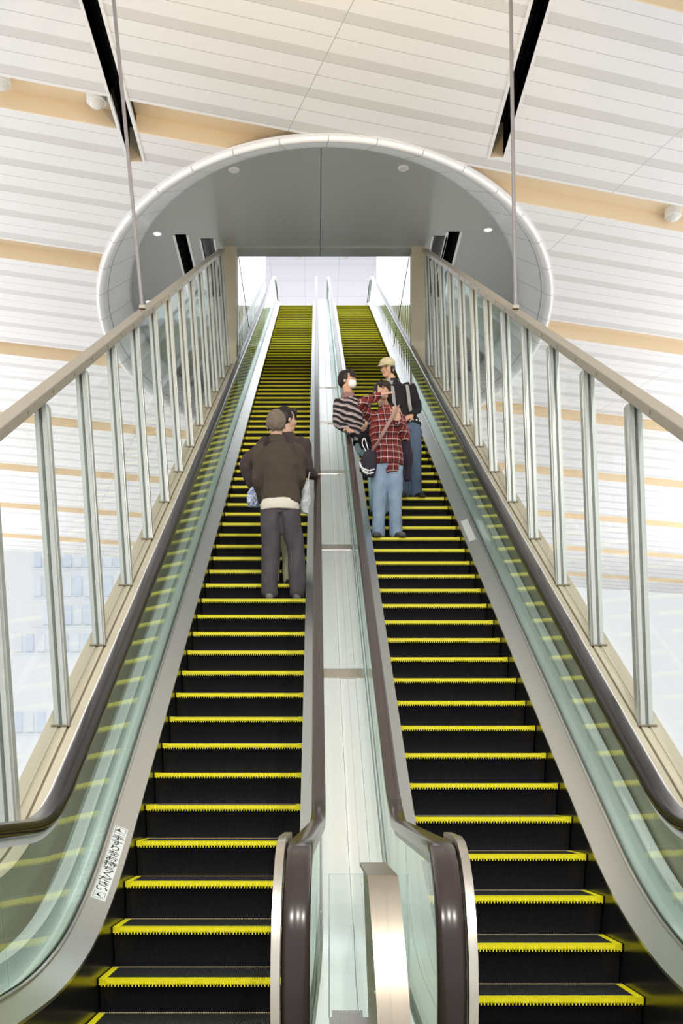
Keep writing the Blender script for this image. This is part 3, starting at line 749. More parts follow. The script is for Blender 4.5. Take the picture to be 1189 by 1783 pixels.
# ------------------------------------------------------------------ people
from mathutils import noise as mn
def V3(*a): return Vector(a)
class Shells:
    def __init__(s): s.b = MB()
    def limb(s, pts, rad, k=14, flat=None):
        """tapered tube with rounded ends through pts; rad: list of r or (rx, ry)"""
        pts = [Vector(p) for p in pts]
        rad = [(r, r) if isinstance(r, (int, float)) else r for r in rad]
        P_, R_ = [], []
        n = len(pts)
        for i in range(n - 1):      # smooth subdivision
            p0 = pts[max(0, i - 1)]; p1 = pts[i]; p2 = pts[i + 1]; p3 = pts[min(n - 1, i + 2)]
            for j in range(4):
                t = j / 4
                q = 0.5 * ((2 * p1) + (p2 - p0) * t + (2 * p0 - 5 * p1 + 4 * p2 - p3) * t * t + (3 * p1 - p0 - 3 * p2 + p3) * t ** 3)
                P_.append(q); tt = t * t * (3 - 2 * t)
                R_.append((rad[i][0] + (rad[i + 1][0] - rad[i][0]) * tt, rad[i][1] + (rad[i + 1][1] - rad[i][1]) * tt))
        P_.append(pts[-1]); R_.append(rad[-1])
        rs = []; m = len(P_)
        ref = Vector(flat) if flat else Vector((1, 0, 0))
        def ring(c, d, r):
            a = (ref - d * ref.dot(d))
            if a.length < 1e-3: a = d.orthogonal()
            a.normalize(); b = d.cross(a)
            return [c + a * math.cos(2 * PI * i / k) * r[0] + b * math.sin(2 * PI * i / k) * r[1] for i in range(k)]
        d0 = (P_[1] - P_[0]).normalized(); d1 = (P_[-1] - P_[-2]).normalized()
        for a in (80, 55, 28): 
            c = math.cos(math.radians(a)); rs.append(ring(P_[0] - d0 * min(R_[0]) * .8 * math.sin(math.radians(a)), d0, (R_[0][0] * c, R_[0][1] * c)))
        for i in range(m):
            d = (P_[min(m - 1, i + 1)] - P_[max(0, i - 1)]).normalized(); rs.append(ring(P_[i], d, R_[i]))
        for a in (28, 55, 80):
            c = math.cos(math.radians(a)); rs.append(ring(P_[-1] + d1 * min(R_[-1]) * .8 * math.sin(math.radians(a)), d1, (R_[-1][0] * c, R_[-1][1] * c)))
        s.b.rings(rs)
    def stack(s, rs, k=24, p=2.3):
        """rs: (center, rx, ry) horizontal superellipse sections, bottom to top"""
        out = []
        for c, rx, ry in rs:
            r = []
            for i in range(k):
                a = 2 * PI * i / k; ca, sa = math.cos(a), math.sin(a)
                r.append(Vector(c) + V3(rx * abs(ca) ** (2 / p) * (1 if ca >= 0 else -1), ry * abs(sa) ** (2 / p) * (1 if sa >= 0 else -1), 0))
            out.append(r)
        s.b.rings(out)
    def ell(s, c, r, mt=None, k=18):
        rs = []
        for i in range(1, 12):
            a = -PI / 2 + PI * i / 12
            rg = []
            for j in range(k):
                q = V3(r[0] * math.cos(a) * math.cos(2 * PI * j / k), r[1] * math.cos(a) * math.sin(2 * PI * j / k), r[2] * math.sin(a)) + Vector(c)
                rg.append(mt @ q if mt else q)
            rs.append(rg)
        s.b.rings(rs)
    def hand(s, w, d, nrm, side=1, curl=0.5, sz=1.0, spread=1.0):
        """w wrist, d finger direction, nrm palm-facing normal; side: thumb along side*(d x nrm)"""
        w = Vector(w); d = Vector(d).normalized(); nrm = Vector(nrm); nrm = (nrm - d * nrm.dot(d)).normalized(); t = d.cross(nrm) * side
        s.limb([w - d * .02, w + d * .045 * sz, w + d * .085 * sz], [(.024 * sz, .020 * sz), (.040 * sz, .016 * sz), (.040 * sz, .014 * sz)], 12, t)
        for i, (off, ln, sp) in enumerate(((.030, .072, .14), (.010, .080, .04), (-.011, .074, -.06), (-.030, .058, -.17))):
            dd = (d + t * sp * spread).normalized(); b0 = w + d * .080 * sz + t * off * sz
            p = [b0]; ang = 0
            for seg, f in ((.42, .7), (.33, 1.0), (.25, .8)):
                ang += curl * f * .8; p.append(p[-1] + (dd * math.cos(ang) + nrm * math.sin(ang)) * ln * sz * seg)
            s.limb(p, [.0098 * sz, .0094 * sz, .0088 * sz, .0078 * sz], 8)
        b0 = w + d * .025 * sz + t * .030 * sz
        s.limb([b0, b0 + (t * .75 + d * .6) * .032 * sz, b0 + (t * .55 + d * .85 + nrm * curl * .5) * .066 * sz], [.014 * sz, .012 * sz, .0095 * sz], 8)
    def head(s, mt):
        s.ell((0, .012, .055), (.076, .094, .086), mt); s.ell((0, -.016, .005), (.062, .070, .078), mt); s.ell((0, -.040, -.050), (.040, .042, .034), mt)
        s.ell((0, -.088, .010), (.013, .020, .024), mt); s.ell((0, -.085, .022), (.009, .013, .03), mt)
        for sx in (-1, 1): s.ell((sx * .078, .012, .012), (.009, .018, .030), mt); s.ell((sx * .034, -.072, .004), (.02, .012, .014), mt)
        s.ell((0, -.078, -.030), (.022, .010, .006), mt)
    def build(s, name, mt, parent, vox=0.008, smooth=3, fold=0.0, fs=(9, 9, 3), seed=0):
        o = s.b.build(name, mt, None)
        r = o.modifiers.new('r', 'REMESH'); r.mode = 'VOXEL'; r.voxel_size = vox; r.use_smooth_shade = True
        if smooth: k = o.modifiers.new('s', 'SMOOTH'); k.iterations = smooth; k.factor = .5
        baked(o)
        if fold:
            nn = [v.normal.copy() for v in o.data.vertices]
            for v, nv in zip(o.data.vertices, nn):
                q = V3(v.co.x * fs[0] + seed, v.co.y * fs[1], v.co.z * fs[2])
                v.co += nv * fold * (mn.noise(q) + .5 * mn.noise(q * 2.3))
        for p in o.data.polygons: p.use_smooth = True
        if parent: o.parent = parent
        return o
def headmat(c, yaw=0, pitch=0, roll=0, sc=1.0):
    return Matrix.Translation(Vector(c)) @ Matrix.Rotation(yaw, 4, 'Z') @ Matrix.Rotation(roll, 4, 'Y') @ Matrix.Rotation(pitch, 4, 'X') @ Matrix.Scale(sc, 4)
def cloth(name, c1, c2=None, rough=.85, sc=14):
    m = mat(name, c1, rough, 0, .25)
    v, _ = coords(m)
    if c2: L(m, mixc(m, noise(m, v, sc, 4), c1, c2), P(m)['Base Color'])
    bump(m, noise(m, v, 300, 2), .15, .002)
    return m
M['skin'] = cloth('skin_warm', (0.60, 0.36, 0.25), (0.66, 0.41, 0.29), .5, 20)
M['hair_dark'] = cloth('hair_black', (0.012, 0.009, 0.008), (0.03, 0.022, 0.018), .45, 60)
M['hair_grey'] = cloth('hair_grey', (0.13, 0.10, 0.07), (0.24, 0.19, 0.14), .6, 60)
M['jkt_olive'] = cloth('jacket_brown_olive', (0.062, 0.047, 0.034), (0.080, 0.060, 0.045), .8, 8)
M['jkt_plum'] = cloth('jacket_dark_brown', (0.050, 0.034, 0.034), (0.070, 0.048, 0.046), .7, 8)
M['tr_grey'] = cloth('trousers_dark_grey', (0.060, 0.052, 0.060), (0.115, 0.098, 0.108), .85, 6)
M['tr_beige'] = cloth('trousers_beige', (0.36, 0.34, 0.24), (0.44, 0.42, 0.31), .85, 9)
M['cream'] = cloth('shirt_cream', (0.72, 0.66, 0.56), None, .8)
M['shoe_dark'] = cloth('shoe_dark', (0.018, 0.018, 0.020), (0.03, 0.03, 0.03), .5)
M['shoe_grey'] = cloth('shoe_grey', (0.16, 0.15, 0.13), (0.22, 0.21, 0.19), .6)
M['shoe_trainer'] = cloth('trainer_grey', (0.06, 0.06, 0.065), (0.16, 0.16, 0.17), .6, 30)
M['jeans'] = cloth('jeans_washed', (0.14, 0.21, 0.33), (0.40, 0.49, 0.62), .85, 7)
M['jeans_dark'] = cloth('jeans_blue', (0.075, 0.105, 0.175), (0.12, 0.17, 0.26), .85, 7)
M['jeans_pale'] = cloth('jeans_pale', (0.30, 0.42, 0.48), (0.42, 0.55, 0.60), .85, 12)
M['black_cloth'] = cloth('black_knit', (0.010, 0.010, 0.012), (0.02, 0.018, 0.022), .8, 8)
M['purple_dark'] = cloth('dark_purple_cloth', (0.030, 0.022, 0.036), (0.045, 0.035, 0.05), .8, 8)
M['hood_grey'] = cloth('hood_grey', (0.30, 0.31, 0.31), (0.38, 0.38, 0.38), .85, 20)
M['mask'] = cloth('mask_white', (0.86, 0.86, 0.86), None, .8)
M['eye'] = mat('eye_dark', (0.015, 0.012, 0.010), .2)
M['eyewhite'] = mat('eye_white', (0.75, 0.73, 0.70), .3)
M['lip'] = mat('lip', (0.45, 0.20, 0.17), .5)
# plaid and stripes
m = M['plaid'] = mat('plaid_shirt', (0.2, 0.03, 0.03), .85, 0, .2)
v, (x, y, z) = coords(m)
def band(m, c, per, wd, off=0): return math_n(m, 'LESS_THAN', math_n(m, 'FRACT', math_n(m, 'DIVIDE', math_n(m, 'ADD', c, 10 + off), per)), wd)
xx = math_n(m, 'ADD', x, math_n(m, 'MULTIPLY', noise(m, v, 5), .03)); zz = math_n(m, 'ADD', z, math_n(m, 'MULTIPLY', noise(m, v, 6), .03))
xy = math_n(m, 'ADD', xx, math_n(m, 'MULTIPLY', y, .6))
dk = math_n(m, 'ADD', band(m, xy, .075, .45), band(m, zz, .075, .45))
c1 = mixc(m, math_n(m, 'MULTIPLY', dk, .5), (0.24, 0.035, 0.032), (0.045, 0.010, 0.012))
wl = math_n(m, 'MULTIPLY', math_n(m, 'ADD', math_n(m, 'ADD', band(m, xy, .072, .095, .02), band(m, zz, .072, .095, .02)), math_n(m, 'MULTIPLY', math_n(m, 'MULTIPLY', band(m, xy, .072, .095, .02), band(m, zz, .072, .095, .02)), 1)), .5)
L(m, mixc(m, wl, c1, (0.80, 0.68, 0.64)), P(m)['Base Color'])
m = M['stripe'] = mat('striped_sweater', (0.2, 0.2, 0.2), .9, 0, .2)
v, (x, y, z) = coords(m)
zz = math_n(m, 'ADD', math_n(m, 'ADD', z, math_n(m, 'MULTIPLY', noise(m, v, 5), .10)), math_n(m, 'MULTIPLY', math_n(m, 'ABSOLUTE', math_n(m, 'ADD', x, .08)), -.35))
c1 = mixc(m, band(m, zz, .070, .50), (0.30, 0.24, 0.25), (0.018, 0.017, 0.022))
L(m, mixc(m, band(m, zz, .070, .13, .026), c1, (0.50, 0.47, 0.47)), P(m)['Base Color'])

def face(root, mt, eyes=True, mouth=True, specs=False):
    if eyes:
        for sx in (-1, 1):
            s = Shells(); s.ell((sx * .033, -.0835, .018), (.013, .006, .0055), mt, 10); e = s.b.build('eye', M['eyewhite'], root, True, loc=(0, 0, 0))
            s = Shells(); s.ell((sx * .033, -.088, .018), (.0060, .004, .0055), mt, 8); s.b.build('iris', M['eye'], e, True, loc=(0, 0, 0))
            s = Shells(); s.ell((sx * .034, -.086, .040), (.019, .006, .0035), mt, 8); s.b.build('eyebrow', M['hair_dark'], root, True, loc=(0, 0, 0))
    if mouth:
        s = Shells(); s.ell((0, -.086, -.030), (.021, .006, .005), mt, 10); s.b.build('lips', M['lip'], root, True, loc=(0, 0, 0))
def hair(root, mt, m_, long=0.0, fringe=0.05, seed=0):
    s = Shells()
    s.ell((0, .030, .072 if fringe is not None else .050), (.084, .092, .084) if fringe is not None else (.080, .086, .070), mt); s.ell((0, .050, .030), (.080, .076, .085 + long * .5), mt)
    for sx in (-1, 1): s.ell((sx * .066, .020, .045), (.022, .050, .055 + long), mt)
    if fringe is not None: s.ell((0, -.052, .108), (.060, .040, .030), mt)
    if fringe:
        for i in range(7):
            a = (i - 3) / 3; p = [V3(a * .05, -.06, .125), V3(a * .066, -.092 + abs(a) * .022, .085), V3(a * .070 + .006, -.090 + abs(a) * .03, .085 - fringe)]
            s.limb([mt @ q for q in p], [.020, .014, .006], 8)
    return s.build('hair', m_, root, .006, 1, .006, (30, 30, 14), seed)
def shoe(root, m_, ank, d, ln=.27):
    ank = Vector(ank); d = Vector(d).normalized(); g = V3(ank.x, ank.y, 0)
    s = Shells()
    s.limb([g - d * .05 + V3(0, 0, .045), g + d * .06 + V3(0, 0, .045), g + d * (ln - .10) + V3(0, 0, .034), g + d * (ln - .065) + V3(0, 0, .03)], [(.040, .045), (.044, .043), (.050, .032), (.040, .026)], 14, d.cross(V3(0, 0, 1)))
    s.limb([g - d * .02 + V3(0, 0, .05), g - d * .015 + V3(0, 0, .10)], [.045, .043])
    o = s.build('shoe', m_, root, .007, 2)
    for v in o.data.vertices: v.co.z = max(v.co.z, 0.002)
    b = MB(); rs = []
    pr = [(-.085, .034), (-.04, .042), (.05, .038), (ln - .12, .051), (ln - .07, .046), (ln - .035, .026)]
    side = d.cross(V3(0, 0, 1))
    for z in (0.0, .016): rs.append([g + d * t + side * w_ + V3(0, 0, z) for t, w_ in pr] + [g + d * t - side * w_ + V3(0, 0, z) for t, w_ in pr[::-1]])
    b.rings(rs); b.build('sole', M['sole'] if 'sole' in M else M.setdefault('sole', mat('rubber_sole', (0.05, 0.05, 0.05), .7)), o, loc=(0, 0, 0))
def person(X, Yf, Yn, label, grp=None):
    return empty('person', (X, Yf, nz(Yn)), label, 'person', grp)
def C(o):      # people are built in local space
    return o

def figure(E, J, top, bot, shoes, hairm, hw=.19, loose=1.0, sleeve=1.0, hairk={}, facek={}, facedir=-1, hands={}, skirt_len=0.0):
    """J: joints in local space (x right in picture, y away, z up)"""
    g = lambda k: Vector(J[k])
    mt = headmat(J['head'], J.get('hyaw', 0), J.get('hpitch', 0), J.get('hroll', 0), J.get('hs', 1.0))
    pel, ch, nk = g('pelvis'), g('chest'), g('neck')
    tw = J.get('tw', 1.0)
    s = Shells()      # whole continuous body
    s.head(mt); s.limb([nk - V3(0, 0, .06), nk, mt @ V3(0, .02, -.03)], [.060, .054, .056])
    s.stack([(pel - V3(0, 0, .10), .12, .08), (pel, .14, .095), (pel.lerp(ch, .45), .115, .08), (ch, .13, .09), (ch.lerp(nk, .6), .10, .065), (nk, .05, .05)])
    for q in 'LR':
        s.limb([g('sh' + q), g('el' + q), g('wr' + q)], [.038, .034, .026])
        h = hands[q]; s.hand(g('wr' + q), h[0], h[1], h[2], h[3])
        s.limb([g('hip' + q), g('kn' + q), g('an' + q)], [.075, .050, .036])
        an = g('an' + q); fd = Vector(J['foot' + q]); s.limb([an, V3(an.x, an.y, .035) + fd * .03, V3(an.x, an.y, .025) + fd * .17], [.036, .034, .024])
    s.build('body', M['skin'], E, .0062, 2)
    s = Shells()      # trousers
    s.stack([(pel - V3(0, 0, .13), .12 * tw, .10), (pel - V3(0, 0, .06), .165 * tw, .125), (pel + V3(0, 0, .02), .168 * tw, .122), (pel + V3(0, 0, .10), .155 * tw, .112)])
    for q in 'LR':
        hp, kn, an = g('hip' + q), g('kn' + q), g('an' + q)
        s.limb([hp, hp.lerp(kn, .5), kn, kn.lerp(an, .6), an + V3(0, 0, -.01)], [.100 * loose, .092 * loose, .076 * loose, .074 * loose, .078 * loose], 16)
    s.build('trousers', bot, E, .008, 3, .011, (10, 10, 5), J.get('seed', 0))
    s = Shells()      # top
    dp = J.get('dep', .13); hem = J.get('hem', 0.0); fl = J.get('flare', 1.0)
    s.stack([(pel - V3(0, 0, .02 + hem), .178 * tw * fl, dp), (pel + V3(0, 0, .06), .175 * tw * fl, dp), (pel.lerp(ch, .5), .168 * tw, .122), (ch, .190 * tw, .132), (ch.lerp(nk, .55), .165 * tw, .105), (nk - V3(0, 0, .01), .085, .075), (nk + V3(0, 0, .03), .070, .066)])
    for q in 'LR':
        a, b_, c = g('sh' + q), g('el' + q), g('wr' + q)
        s.limb([ch.lerp(nk, .5).lerp(a, .55), a, a.lerp(b_, .5), b_, b_.lerp(c, .6), c - (c - b_).normalized() * .015], [.058, .074 * sleeve, .066 * sleeve, .058 * sleeve, .052 * sleeve, .046 * sleeve], 14)
    t = s.build('top', top, E, .008, 9, .013, (8, 8, 6), J.get('seed', 0) + 4)
    t.name = J.get('topname', 'jacket')
    for q in 'LR': shoe(E, shoes, g('an' + q), J['foot' + q])
    hair(E, mt, hairm, **hairk)
    face(E, mt, **facek)
    return mt, t

# older man seen from behind, left flight
yn = 5.585 + 13 * STEP
A = person(-.36, yn + .20, yn, 'grey-haired rider seen from behind in brown jacket and dark grey trousers')
J = dict(head=(-.028, .03, 1.705), hyaw=PI, hpitch=.05, hs=1.09, neck=(-.015, .02, 1.565), chest=(.01, .0, 1.33), pelvis=(.01, .0, .98),
         shL=(-.165, 0, 1.48), elL=(-.205, .02, 1.20), wrL=(-.165, .15, 1.02), shR=(.17, 0, 1.48), elR=(.20, .05, 1.22), wrR=(.15, .20, 1.10),
         hipL=(-.07, 0, .90), knL=(-.085, .02, .50), anL=(-.095, -.02, .09), hipR=(.095, 0, .88), knR=(.165, .06, .50), anR=(.185, -.01, .09),
         footL=(-.12, 1, 0), footR=(.2, 1, 0), tw=1.07, hem=.0, flare=1.04, seed=3, topname='jacket')
figure(A, J, M['jkt_olive'], M['tr_grey'], M['shoe_grey'], M['hair_grey'], loose=1.10, sleeve=1.15, hairk=dict(fringe=0, seed=2),
       hands={'L': ((.1, .6, -.8), (.8, .3, 0), 1, .6), 'R': ((-.8, .3, -.3), (0, -.5, -.8), 1, .6)})
s = Shells(); s.stack([(V3(.01, 0, .885), .188, .138), (V3(.01, 0, .93), .192, .142), (V3(.01, 0, .99), .182, .135)]); s.build('shirt_tail', M['cream'], A, .008, 2, .005)
s = Shells(); s.stack([(V3(-.015, .02, 1.55), .090, .082), (V3(-.02, .022, 1.60), .078, .074), (V3(-.025, .022, 1.630), .075, .072)]); s.build('collar', M['jkt_olive'], A, .007, 2, .004)

# second rider one step up, hand on the inner handrail, elbow out
yn2 = yn + STEP
B2 = person(-.30, yn2 + .21, yn2, 'dark-haired rider in dark brown jacket and beige trousers, hand on the handrail')
J = dict(head=(.005, .03, 1.675), hyaw=PI * .66, hs=1.04, neck=(.01, .03, 1.54), chest=(.0, .02, 1.30), pelvis=(-.02, 0, .96),
         shL=(-.19, 0, 1.45), elL=(-.40, -.05, 1.24), wrL=(-.345, -.03, 1.02), shR=(.165, 0, 1.45), elR=(.215, .06, 1.20), wrR=(.275, .24, 1.205),
         hipL=(-.10, 0, .88), knL=(-.13, .02, .48), anL=(-.15, 0, .09), hipR=(.045, 0, .88), knR=(.03, .0, .48), anR=(.05, -.02, .09),
         footL=(0, 1, 0), footR=(.5, .9, 0), tw=1.0, hem=.02, seed=9, topname='jacket')
figure(B2, J, M['jkt_plum'], M['tr_beige'], M['shoe_dark'], M['hair_dark'], loose=1.05, sleeve=1.2, hairk=dict(fringe=.02, seed=5),
       hands={'L': ((.3, .2, -.9), (.8, -.2, 0), 1, .7), 'R': ((.2, .9, .35), (0, 0, -1), -1, .35)})
s = Shells(); s.limb([(-.12, .05, 1.50), (.0, .10, 1.53), (.12, .07, 1.50), (.16, .02, 1.47)], [.03, .035, .035, .025]); s.build('collar', M['tr_beige'], B2, .007, 2)
# patterned bag in the left hand and clear bag by the right hip
m = M['bagblue'] = mat('bag_blue_white', (0.55, 0.62, 0.82), .4)
v, _ = coords(m); vo = N(m, 'ShaderNodeTexVoronoi'); vo.inputs['Scale'].default_value = 45; L(m, v, vo.inputs['Vector'])
L(m, mixc(m, math_n(m, 'GREATER_THAN', vo.outputs['Distance'], .45), (0.80, 0.84, 0.94), (0.28, 0.36, 0.62)), P(m)['Base Color'])
BG = empty('carrier_bag', (-.62, yn2 + .15, nz(yn2) + .80), 'small blue and white patterned carrier bag hanging beside the brown jacket', 'bag')
s = Shells(); s.stack([(V3(0, 0, 0), .055, .03), (V3(0, 0, .05), .075, .045), (V3(0, 0, .14), .07, .04), (V3(.01, 0, .20), .035, .015)]); s.build('bag_body', M['bagblue'], BG, .006, 2, .008, (20, 20, 12))
s = Shells(); s.limb([(.01, 0, .19), (.02, 0, .24), (.03, .0, .26)], [.008, .006, .006]); s.build('handle', M['bagblue'], BG, .003, 0)
M['bagclear'] = mat('bag_grey_white', (0.66, 0.68, 0.68), .35)
BG = empty('plastic_bag', (-.082 - .02, yn2 + .10, nz(yn2) + .72), 'crumpled pale grey plastic bag hanging between the brown jacket and the inner handrail', 'bag')
s = Shells(); s.stack([(V3(-.01, 0, 0), .035, .03), (V3(0, 0, .08), .055, .045), (V3(0, 0, .20), .045, .035), (V3(.015, 0, .33), .018, .012)]); s.build('bag_body', M['bagclear'], BG, .006, 2, .016, (18, 18, 10))
s = Shells(); s.limb([(.015, 0, .31), (.03, 0, .37), (.04, .02, .42)], [.008, .006, .006]); s.build('handle', M['bagclear'], BG, .003, 0)

# plaid shirted rider facing the camera, right flight
yr = 5.453 + 18 * STEP
D = person(.815, yr + .19, yr, 'rider in red plaid shirt and washed jeans with one arm across the face')
J = dict(head=(-.07, -.03, 1.655), hyaw=.45, hpitch=-.10, hroll=.10, hs=1.0, neck=(-.03, .0, 1.50), chest=(-.02, 0, 1.26), pelvis=(-.01, 0, .93),
         shL=(-.205, 0, 1.42), elL=(-.30, -.18, 1.50), wrL=(-.09, -.24, 1.575), shR=(.13, 0, 1.40), elR=(.195, -.05, 1.17), wrR=(.11, -.20, 1.30),
         hipL=(-.09, 0, .86), knL=(-.095, -.02, .47), anL=(-.105, 0, .09), hipR=(.07, 0, .86), knR=(.085, -.02, .47), anR=(.09, 0, .09),
         footL=(-.15, -1, 0), footR=(.35, -1, 0), tw=.98, hem=.06, flare=1.08, dep=.15, seed=14, topname='shirt')
figure(D, J, M['plaid'], M['jeans'], M['shoe_trainer'], M['hair_dark'], loose=1.02, sleeve=.95, hairk=dict(fringe=.04, seed=8),
       hands={'L': ((.95, 0, .25), (.1, .3, -.6), 1, .15), 'R': ((-.35, -.1, .9), (.2, .9, 0), 1, .15)})
s = Shells(); s.stack([(V3(.05, -.0, .76), .085, .128), (V3(.05, 0, .90), .09, .13), (V3(.04, 0, 1.0), .09, .125)]); s.build('shirt_tail', M['plaid'], D, .008, 2, .006)
M['strap'] = cloth('strap_tan', (0.40, 0.26, 0.22), None, .8)
MG = empty('shoulder_bag', (.815 - .22, yr + .08, nz(yr) + .70), 'dark shoulder bag with white curved stripes at the plaid-shirted rider\'s hip', 'bag')
s = Shells(); s.stack([(V3(.0, 0, 0), .06, .04), (V3(-.01, 0, .07), .095, .06), (V3(0, 0, .18), .10, .06), (V3(.02, 0, .28), .07, .045), (V3(.03, 0, .31), .04, .03)]); s.build('bag_body', M['purple_dark'], MG, .007, 2, .006)
for k, (z0, rr) in enumerate(((.055, .100), (.02, .080))):
    s = Shells(); s.limb([(-rr - .002, -.02, z0 + .10), (-rr * .8, -.052, z0 + .03), (-.01, -.068, z0 - .005), (rr * .6, -.06, z0 + .01)], [.011, .012, .012, .008]); s.build('stripe', M['mask'], MG, .004, 1)
s = Shells(); s.limb([(-.03, -.03, .27), (-.075, -.04, .36), (-.05, -.05, .42), (-.01, -.03, .30)], [.006, .006, .006, .006]); s.build('handle', M['mask'], MG, .003, 0)
s = Shells(); s.limb([(.04, -.04, .28), (.14, -.15, .42), (.25, -.165, .62), (.315, -.10, .74), (.33, 0, .80)], [(.022, .006)] * 5, 10, (1, 0, .6)); s.build('strap', M['strap'], MG, .005, 1)

# masked rider in a striped sweater leaning on the inner handrail
ym_ = yr + 2 * STEP
K = person(.66, ym_ + .18, ym_, 'rider in grey striped sweater and white face mask leaning on the inner handrail')
J = dict(head=(-.275, -.02, 1.645), hyaw=1.15, hpitch=-.08, hroll=-.05, hs=1.0, neck=(-.27, .03, 1.50), chest=(-.235, .03, 1.26), pelvis=(-.05, .03, .93),
         shL=(-.37, .02, 1.42), elL=(-.405, -.02, 1.17), wrL=(-.285, -.14, 1.035), shR=(-.10, .05, 1.41), elR=(-.02, -.08, 1.20), wrR=(-.06, -.22, 1.10),
         hipL=(-.03, 0, .86), knL=(.04, -.02, .47), anL=(.06, 0, .09), hipR=(.10, 0, .86), knR=(.15, -.02, .47), anR=(.20, 0, .09),
         footL=(-.15, -1, 0), footR=(.3, -1, 0), tw=.92, hem=.0, seed=24, topname='sweater')
mt, _ = figure(K, J, M['stripe'], M['jeans_pale'], M['shoe_dark'], M['hair_dark'], loose=.98, sleeve=1.0, hairk=dict(fringe=.05, seed=11), facek=dict(mouth=False),
       hands={'L': ((.25, -.85, -.25), (0, .1, -1), -1, .45), 'R': ((-.1, -.5, -.6), (-.8, 0, 0), 1, .6)})
s = Shells(); s.ell((0, -.048, -.022), (.062, .056, .058), mt); o = s.build('face_mask', M['mask'], K, .005, 2)
for sx in (-1, 1):
    s = Shells(); s.limb([mt @ V3(sx * .055, -.05, -.005), mt @ V3(sx * .078, .0, .01), mt @ V3(sx * .082, .02, .03)], [.0025] * 3, 6); s.b.build('ear_loop', M['mask'], K, True, loc=(0, 0, 0))
s = Shells(); s.stack([(V3(-.27, .03, 1.455), .105, .090), (V3(-.27, .03, 1.50), .082, .078), (V3(-.27, .03, 1.53), .075, .072)]); s.build('collar', cloth('collar_mauve', (0.26, 0.15, 0.15), None), K, .007, 2, .006)
for sx in (-1, 1):      # spectacles
    b = MB(); k = 16
    rs = [[mt @ V3(sx * .034 + rr * 1.15 * math.cos(2 * PI * i / k), -.099 + dy, .018 + rr * .8 * math.sin(2 * PI * i / k)) for i in range(k)] for rr, dy in ((.020, 0), (.0225, 0), (.0225, .003), (.020, .003), (.020, 0))]
    b.rings(rs, cap=False); b.build('spectacle_rim', M['eye'], K, True, loc=(0, 0, 0))
TB = empty('tote_bag', (.66 - .02, ym_ + .0, nz(ym_) + .80), 'black bag squeezed between the striped sweater and the plaid shirt', 'bag')
s = Shells(); s.stack([(V3(0, 0, 0), .10, .05), (V3(-.01, 0, .10), .13, .065), (V3(0, 0, .20), .12, .06), (V3(.0, 0, .27), .08, .04)]); s.build('bag_body', M['black_cloth'], TB, .008, 2, .012)
s = Shells(); s.limb([(-.06, 0, .25), (-.07, .02, .40), (-.05, .06, .55)], [(.016, .005)] * 3, 8); s.build('strap', M['black_cloth'], TB, .004, 0)

# rider in a cap, hooded black sweater and backpack, further up
yc = yr + 4 * STEP
Q = person(1.16, yc + .18, yc, 'rider in pale cap and black sweater with grey backpack strap, blue jeans')
J = dict(head=(-.255, -.04, 1.645), hyaw=-.55, hpitch=.28, hroll=.12, hs=1.0, neck=(-.185, .0, 1.52), chest=(-.10, .02, 1.27), pelvis=(.015, .02, .94),
         shL=(-.27, -.02, 1.43), elL=(-.33, -.12, 1.19), wrL=(-.20, -.22, 1.12), shR=(.045, .02, 1.45), elR=(.135, .0, 1.19), wrR=(.055, -.12, 1.05),
         hipL=(-.05, 0, .87), knL=(-.04, -.04, .48), anL=(-.04, 0, .09), hipR=(.09, 0, .87), knR=(.10, -.03, .48), anR=(.12, 0, .09),
         footL=(-.15, -1, 0), footR=(.3, -1, 0), tw=.95, hem=-.03, seed=34, topname='sweater')
mt, _ = figure(Q, J, M['black_cloth'], M['jeans_dark'], M['shoe_dark'], M['hair_dark'], loose=1.0, sleeve=1.0, hairk=dict(fringe=None, long=.03, seed=15),
       hands={'L': ((.5, -.3, -.5), (0, .5, -.5), 1, .6), 'R': ((-.7, -.2, -.4), (0, .5, -.5), 1, .6)})
m = M['cap'] = cloth('cap_camouflage', (0.42, 0.38, 0.22), (0.70, 0.64, 0.46), .8, 22)
s = Shells(); s.ell((0, .012, .090), (.098, .112, .074), mt); s.ell((0, .014, .068), (.098, .112, .034), mt)
cp = s.build('cap', m, Q, .006, 2)
s = Shells(); s.limb([mt @ V3(0, -.060, .072), mt @ V3(0, -.115, .070), mt @ V3(0, -.155, .058)], [(.070, .008), (.066, .007), (.045, .006)], 14, mt.to_3x3() @ V3(1, 0, 0)); s.build('visor', m, cp, .005, 1)
s = Shells(); s.ell((0, -.070, .105), (.038, .012, .030), mt); s.build('front_patch', M['cream'], cp, .005, 1)
s = Shells(); s.stack([(V3(-.185, .01, 1.455), .12, .10), (V3(-.185, .01, 1.50), .10, .088), (V3(-.19, .015, 1.545), .085, .078)]); s.limb([(-.10, .10, 1.50), (-.19, .13, 1.48), (-.28, .08, 1.47)], [.05, .055, .04]); s.build('hood', M['hood_grey'], Q, .008, 2, .008)
s = Shells(); s.stack([(V3(.01, .02, .985), .172, .128), (V3(.01, .02, 1.02), .172, .128)]); bt = s.build('belt', M['eye'], Q, .007, 1)
for i in range(9):
    a = -PI * (.1 + .8 * i / 8); s = Shells(); s.ell((.01 + .174 * math.cos(a), .02 + .130 * math.sin(a), 1.003), (.012, .012, .012)); s.b.build('stud', M['mask'], bt, True, loc=(0, 0, 0))
BP = empty('backpack', (1.16 - .02, yc + .38, nz(yc) + 1.05), 'backpack with grey straps worn by the rider in the pale cap', 'backpack')
s = Shells(); s.stack([(V3(0, .02, 0), .12, .06), (V3(0, .03, .10), .15, .085), (V3(0, .03, .28), .14, .08), (V3(0, .02, .38), .09, .05)]); s.build('pack', M['hood_grey'], BP, .01, 2, .006)
